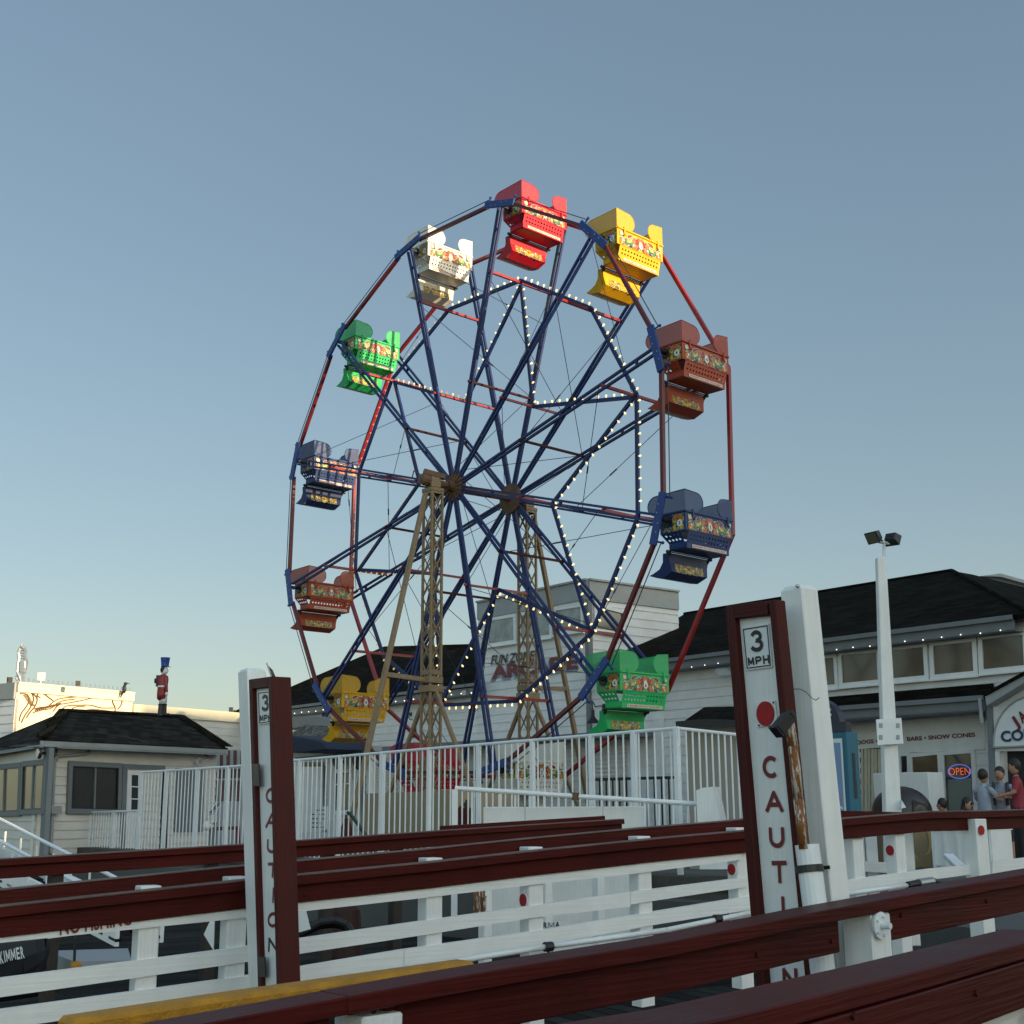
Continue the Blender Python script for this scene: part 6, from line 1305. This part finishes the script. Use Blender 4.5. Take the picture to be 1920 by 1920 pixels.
# ================================================================== people
def person(label, base, face, h, shirt, pants, pose, hairm_=None, cap_=None, shoes=None, sit=False, extras=None):
    root = empty('person', base, label, 'person'); k = h / 1.75; fx = V(face).normalized(); sx = V((fx.y, -fx.x, 0))   # sx = his right
    def J(r, f, z): return base + (sx * r + fx * f + UPZ * z) * k
    zh = .93 if not sit else .48
    sh = zh + .53; hd = sh + .175
    jt = {'pel': J(0, 0, zh), 'bel': J(0, .01, zh + .17), 'che': J(0, .0, zh + .33), 'up': J(0, 0, sh - .06), 'nk': J(0, .0, sh + .02), 'nk2': J(0, .02, sh + .08)}
    rad = {'pel': (.15, .115), 'bel': (.135, .10), 'che': (.15, .11), 'up': (.095, .085), 'nk': (.058, .058), 'nk2': (.055, .058)}
    bones = [('pel', 'bel', 1), ('bel', 'che', 1), ('che', 'up', 1), ('up', 'nk', 1), ('nk', 'nk2', 0)]
    for s, n in ((-1, 'l'), (1, 'r')):
        A = pose[n]                       # elbow, hand offsets (right, forward, z)
        jt['s' + n] = J(s * .185, 0, sh - .055); rad['s' + n] = (.062, .065)
        e = J(*A[0]); hnd = J(*A[1]); jt['m' + n] = jt['s' + n].lerp(e, .62); rad['m' + n] = (.052, .052); jt['e' + n] = e; rad['e' + n] = (.042, .042); jt['w' + n] = e.lerp(hnd, .82); rad['w' + n] = (.028, .030); jt['h' + n] = hnd; rad['h' + n] = (.036, .022)
        bones += [('up', 's' + n, 1), ('s' + n, 'm' + n, 1), ('m' + n, 'e' + n, 0), ('e' + n, 'w' + n, 0), ('w' + n, 'h' + n, 0)]
        d = (hnd - jt['w' + n]).normalized(); q = d.cross(fx if abs(d.dot(fx)) < .8 else UPZ).normalized()
        for i, (o, L) in enumerate(((-.028, .055), (-.010, .072), (.010, .068), (.027, .052))):
            a = f'f{i}{n}'; jt[a] = hnd + (q * o + d * .045) * k; jt[a + 'b'] = jt[a] + (d * L * .8 + fx * .012) * k; rad[a] = (.010, .010); rad[a + 'b'] = (.008, .008); bones += [('h' + n, a, 0), (a, a + 'b', 0)]
        a = 't' + n; jt[a] = jt['w' + n].lerp(hnd, .5) + (q * -.045 + d * .03) * k; rad[a] = (.011, .011); bones.append(('w' + n, a, 0))
        if not sit:
            st = pose.get('step', 0) * s; jt['hp' + n] = J(s * .085, 0, .88); jt['kn' + n] = J(s * .10, st * .5 + .02, .50); jt['an' + n] = J(s * .11, st, .09); jt['to' + n] = J(s * .12, st + .17, .035)
        else:
            jt['hp' + n] = J(s * .09, .03, .47); jt['kn' + n] = J(s * .12, .45, .50); jt['an' + n] = J(s * .12, .42, .09); jt['to' + n] = J(s * .12, .58, .035)
        for a, r in (('hp', .092), ('kn', .062), ('an', .042), ('to', .035)): rad[a + n] = (r, r)
        jt['ft' + n] = jt['hp' + n].lerp(jt['kn' + n], .5); rad['ft' + n] = (.08, .08)
        bones += [('pel', 'hp' + n, 2), ('hp' + n, 'ft' + n, 2), ('ft' + n, 'kn' + n, 2 if not pose.get('shortest') else 0), ('kn' + n, 'an' + n, 0 if pose.get('shorts', True) else 2), ('an' + n, 'to' + n, 3)]
    yaw = pose.get('head', (0, 0)); hf = (fx * cos(yaw[0]) + sx * sin(yaw[0])).normalized(); hc = J(0, .03, hd + .02) + UPZ * yaw[1]; dn = -yaw[1]
    names = list(jt); me = bpy.data.meshes.new('body'); me.from_pydata([jt[n] - base for n in names], [(names.index(a), names.index(b)) for a, b, _ in bones], [])
    o = bpy.data.objects.new('body', me); C.objects.link(o)
    md = o.modifiers.new('s', 'SKIN'); md.use_smooth_shade = True
    for i, n in enumerate(names): me.skin_vertices[0].data[i].radius = (rad[n][0] * k, rad[n][1] * k); me.skin_vertices[0].data[i].use_root = (n == 'pel')
    sd = o.modifiers.new('u', 'SUBSURF'); sd.levels = 1; sd.render_levels = 1
    bpy.context.view_layer.update(); em = bpy.data.meshes.new_from_object(o.evaluated_get(bpy.context.evaluated_depsgraph_get()))
    bpy.data.objects.remove(o)
    bm = bmesh.new(); bm.from_mesh(em); bmesh.ops.holes_fill(bm, edges=[e for e in bm.edges if e.is_boundary], sides=0); bmesh.ops.recalc_face_normals(bm, faces=bm.faces); bm.to_mesh(em); bm.free()
    em.materials.clear()
    for m_ in (skin, shirt, pants, shoes or black): em.materials.append(m_)
    seg = [(jt[a] - base, jt[b] - base, c, (rad[a][0] + rad[b][0]) * k / 2) for a, b, c in bones]
    for p in em.polygons:
        best = (99, 0); c = p.center
        for a, b, mi, rr_ in seg:
            d = b - a; t = max(0, min(1, (c - a).dot(d) / d.dot(d))); dist = (c - a - d * t).length / rr_
            if dist < best[0]: best = (dist, mi)
        p.material_index = best[1]; p.use_smooth = True
    b = bpy.data.objects.new('body', em); C.objects.link(b); b.parent = root
    mb = MB(); mb.ball(hc, .098 * k, .86, .95, 1.22, 18, 12); mb.tube(hc + hf * .080 * k + UPZ * .0, hc + hf * .104 * k - UPZ * .022 * k, .010 * k, 6, 0, .012); hs2 = V((hf.y, -hf.x, 0))
    for s in (-1, 1): mb.ball(hc + hs2 * s * .088 * k, .024 * k, .5, .8, 1.2, 8, 6)
    hd_ = mb.build('head', skin, root, smooth=True)
    mb = MB()
    for s in (-1, 1): mb.ball(hc + hs2 * s * .032 * k + hf * .083 * k + UPZ * .012, .0075 * k, nu=6, nv=4)
    mb.beam(hc + hs2 * .026 * k + hf * .086 * k - UPZ * .055 * k, hc - hs2 * .026 * k + hf * .086 * k - UPZ * .055 * k, .01, .008)
    mb.build('eyes_and_mouth', hairm, hd_)
    if not cap_: mb = MB(); mb.ball(hc - hf * .018 * k + UPZ * .032 * k, .104 * k, .90, .98, 1.12, 16, 10); mb.build('hair', hairm_ or hairm, root, smooth=True)
    else: mb = MB(); mb.ball(hc + UPZ * .04 * k - hf * .01, .108 * k, .92, 1, .95, 16, 10); mb.disc(hc + hf * .11 * k + UPZ * .05 * k, UPZ, .07 * k, .012, 12); mb.build('cap', cap_, root, smooth=False)
    if extras: extras(root, J, hc, hf, hs2, k)
    return root
def shirtmat(n, c): return mat(n, c, .85, var=.12, vs=7, bump=.4, bs=12)
greyshorts = shirtmat('dark_shorts', (.025, .025, .03))
g0 = V((0, 0, 0))
def pbase(px, Y): r = ray(px, 1508); p = CAM + r * (Y / r.y); return V((p.x, p.y, GZ))
person('dark-haired boy in a pale blue-grey T-shirt seen from behind, beside the OPEN sign', pbase(1846, 23.6), (.85, .52, 0), 1.70, shirtmat('pale_blue_tee', (.33, .37, .44)), greyshorts, {'l': ((-.24, .10, 1.22), (-.12, .34, 1.30)), 'r': ((.26, .14, 1.20), (.10, .42, 1.34)), 'head': (-.2, -.0)})
def pack(root, J, hc, hf, hs2, k):
    for s in (-1, 1): mb = MB(); mb.path([J(s * .11, .11, 1.08), J(s * .12, .135, 1.30), J(s * .12, .06, 1.47), J(s * .11, -.1, 1.44)], .028, 6); mb.build('backpack_strap', black, root)
    mb = MB(); mb.box(J(0, -.22, 1.02), .30, .16, .42, hs2); mb.build('backpack', black, root, bevel=.04)
person('boy in grey T-shirt with black backpack straps, looking down at his hands', pbase(1879, 24.4), (-.45, -.89, 0), 1.78, shirtmat('grey_tee', (.24, .26, .31)), greyshorts, {'l': ((-.25, .06, 1.22), (-.05, .30, 1.24)), 'r': ((.25, .06, 1.22), (.05, .30, 1.26)), 'head': (.3, -.02)}, extras=pack)
person('man in a red T-shirt at the right edge of the photo, turned left', pbase(1911, 23.2), (-.85, .35, 0), 1.86, shirtmat('red_tee', (.26, .03, .045)), shirtmat('black_trousers', (.012, .012, .015)), {'l': ((-.26, .05, 1.24), (-.14, .30, 1.18)), 'r': ((.26, .08, 1.20), (.12, .34, 1.22)), 'shorts': False, 'head': (0, 0)})
def shades(root, J, hc, hf, hs2, k):
    mb = MB(); 
    for s in (-1, 1): mb.disc(hc + hf * .088 * k + hs2 * s * .034 * k + UPZ * .012, hf, .030 * k, .008, 12)
    mb.beam(hc + hf * .09 * k - hs2 * .03 + UPZ * .015, hc + hf * .09 * k + hs2 * .03 + UPZ * .015, .008, .01); mb.build('sunglasses', black, root)
    mb = MB(); mb.ball(hc - hf * .05 * k - UPZ * .10 * k, .095 * k, 1, 1, 1.9); mb.build('long_hair', hairm, root, smooth=True)
    mb = MB(); mb.lathe(J(.0, 0, .02), [(.25, 0), (.25, .40)], 12); mb.build('stool', wtrim, root)
person('woman with long dark hair and sunglasses, seated behind the rail below the OPEN sign', pbase(1812, 23.3), (.5, -.86, 0), 1.62, shirtmat('dark_patterned_top', (.03, .028, .03)), greyshorts, {'l': ((-.24, .12, .80), (-.12, .36, .74)), 'r': ((.28, .10, .90), (.40, .22, 1.04)), 'head': (-.3, 0)}, sit=True, extras=shades)
def stool(root, J, hc, hf, hs2, k): mb = MB(); mb.lathe(J(0, 0, .02), [(.25, 0), (.25, .40)], 12); mb.build('stool', wtrim, root)
person('dark-haired seated person turned away, between the domed booth and the woman in sunglasses', pbase(1768, 23.4), (-.7, .7, 0), 1.60, shirtmat('black_top', (.02, .02, .022)), greyshorts, {'l': ((-.24, .05, .80), (-.2, .3, .74)), 'r': ((.24, .05, .80), (.2, .3, .74)), 'head': (0, 0)}, sit=True, extras=stool)

# repeats that belong together
for o in [o for o in scene.objects if o.parent is None and 'label' in o]:
    n = o.name.split('.')[0]
    g = {'ramp_fence': 'oxblood and white ramp fences', 'near_handrail': 'near oxblood handrails', 'tall_white_post': 'tall white posts beside the caution boards', 'caution_board': 'caution boards on the ramps',
         'picket_fence': 'white metal picket fences', 'person': 'people at the snack shop', 'wall_lamp': 'lamps on the walls', 'flood_lamp': 'floodlights on the buildings', 'string_lights': 'strings of bulbs along the eaves', 'white_cloth': 'white cloths behind the planks'}.get(n)
    if g: o['group'] = g
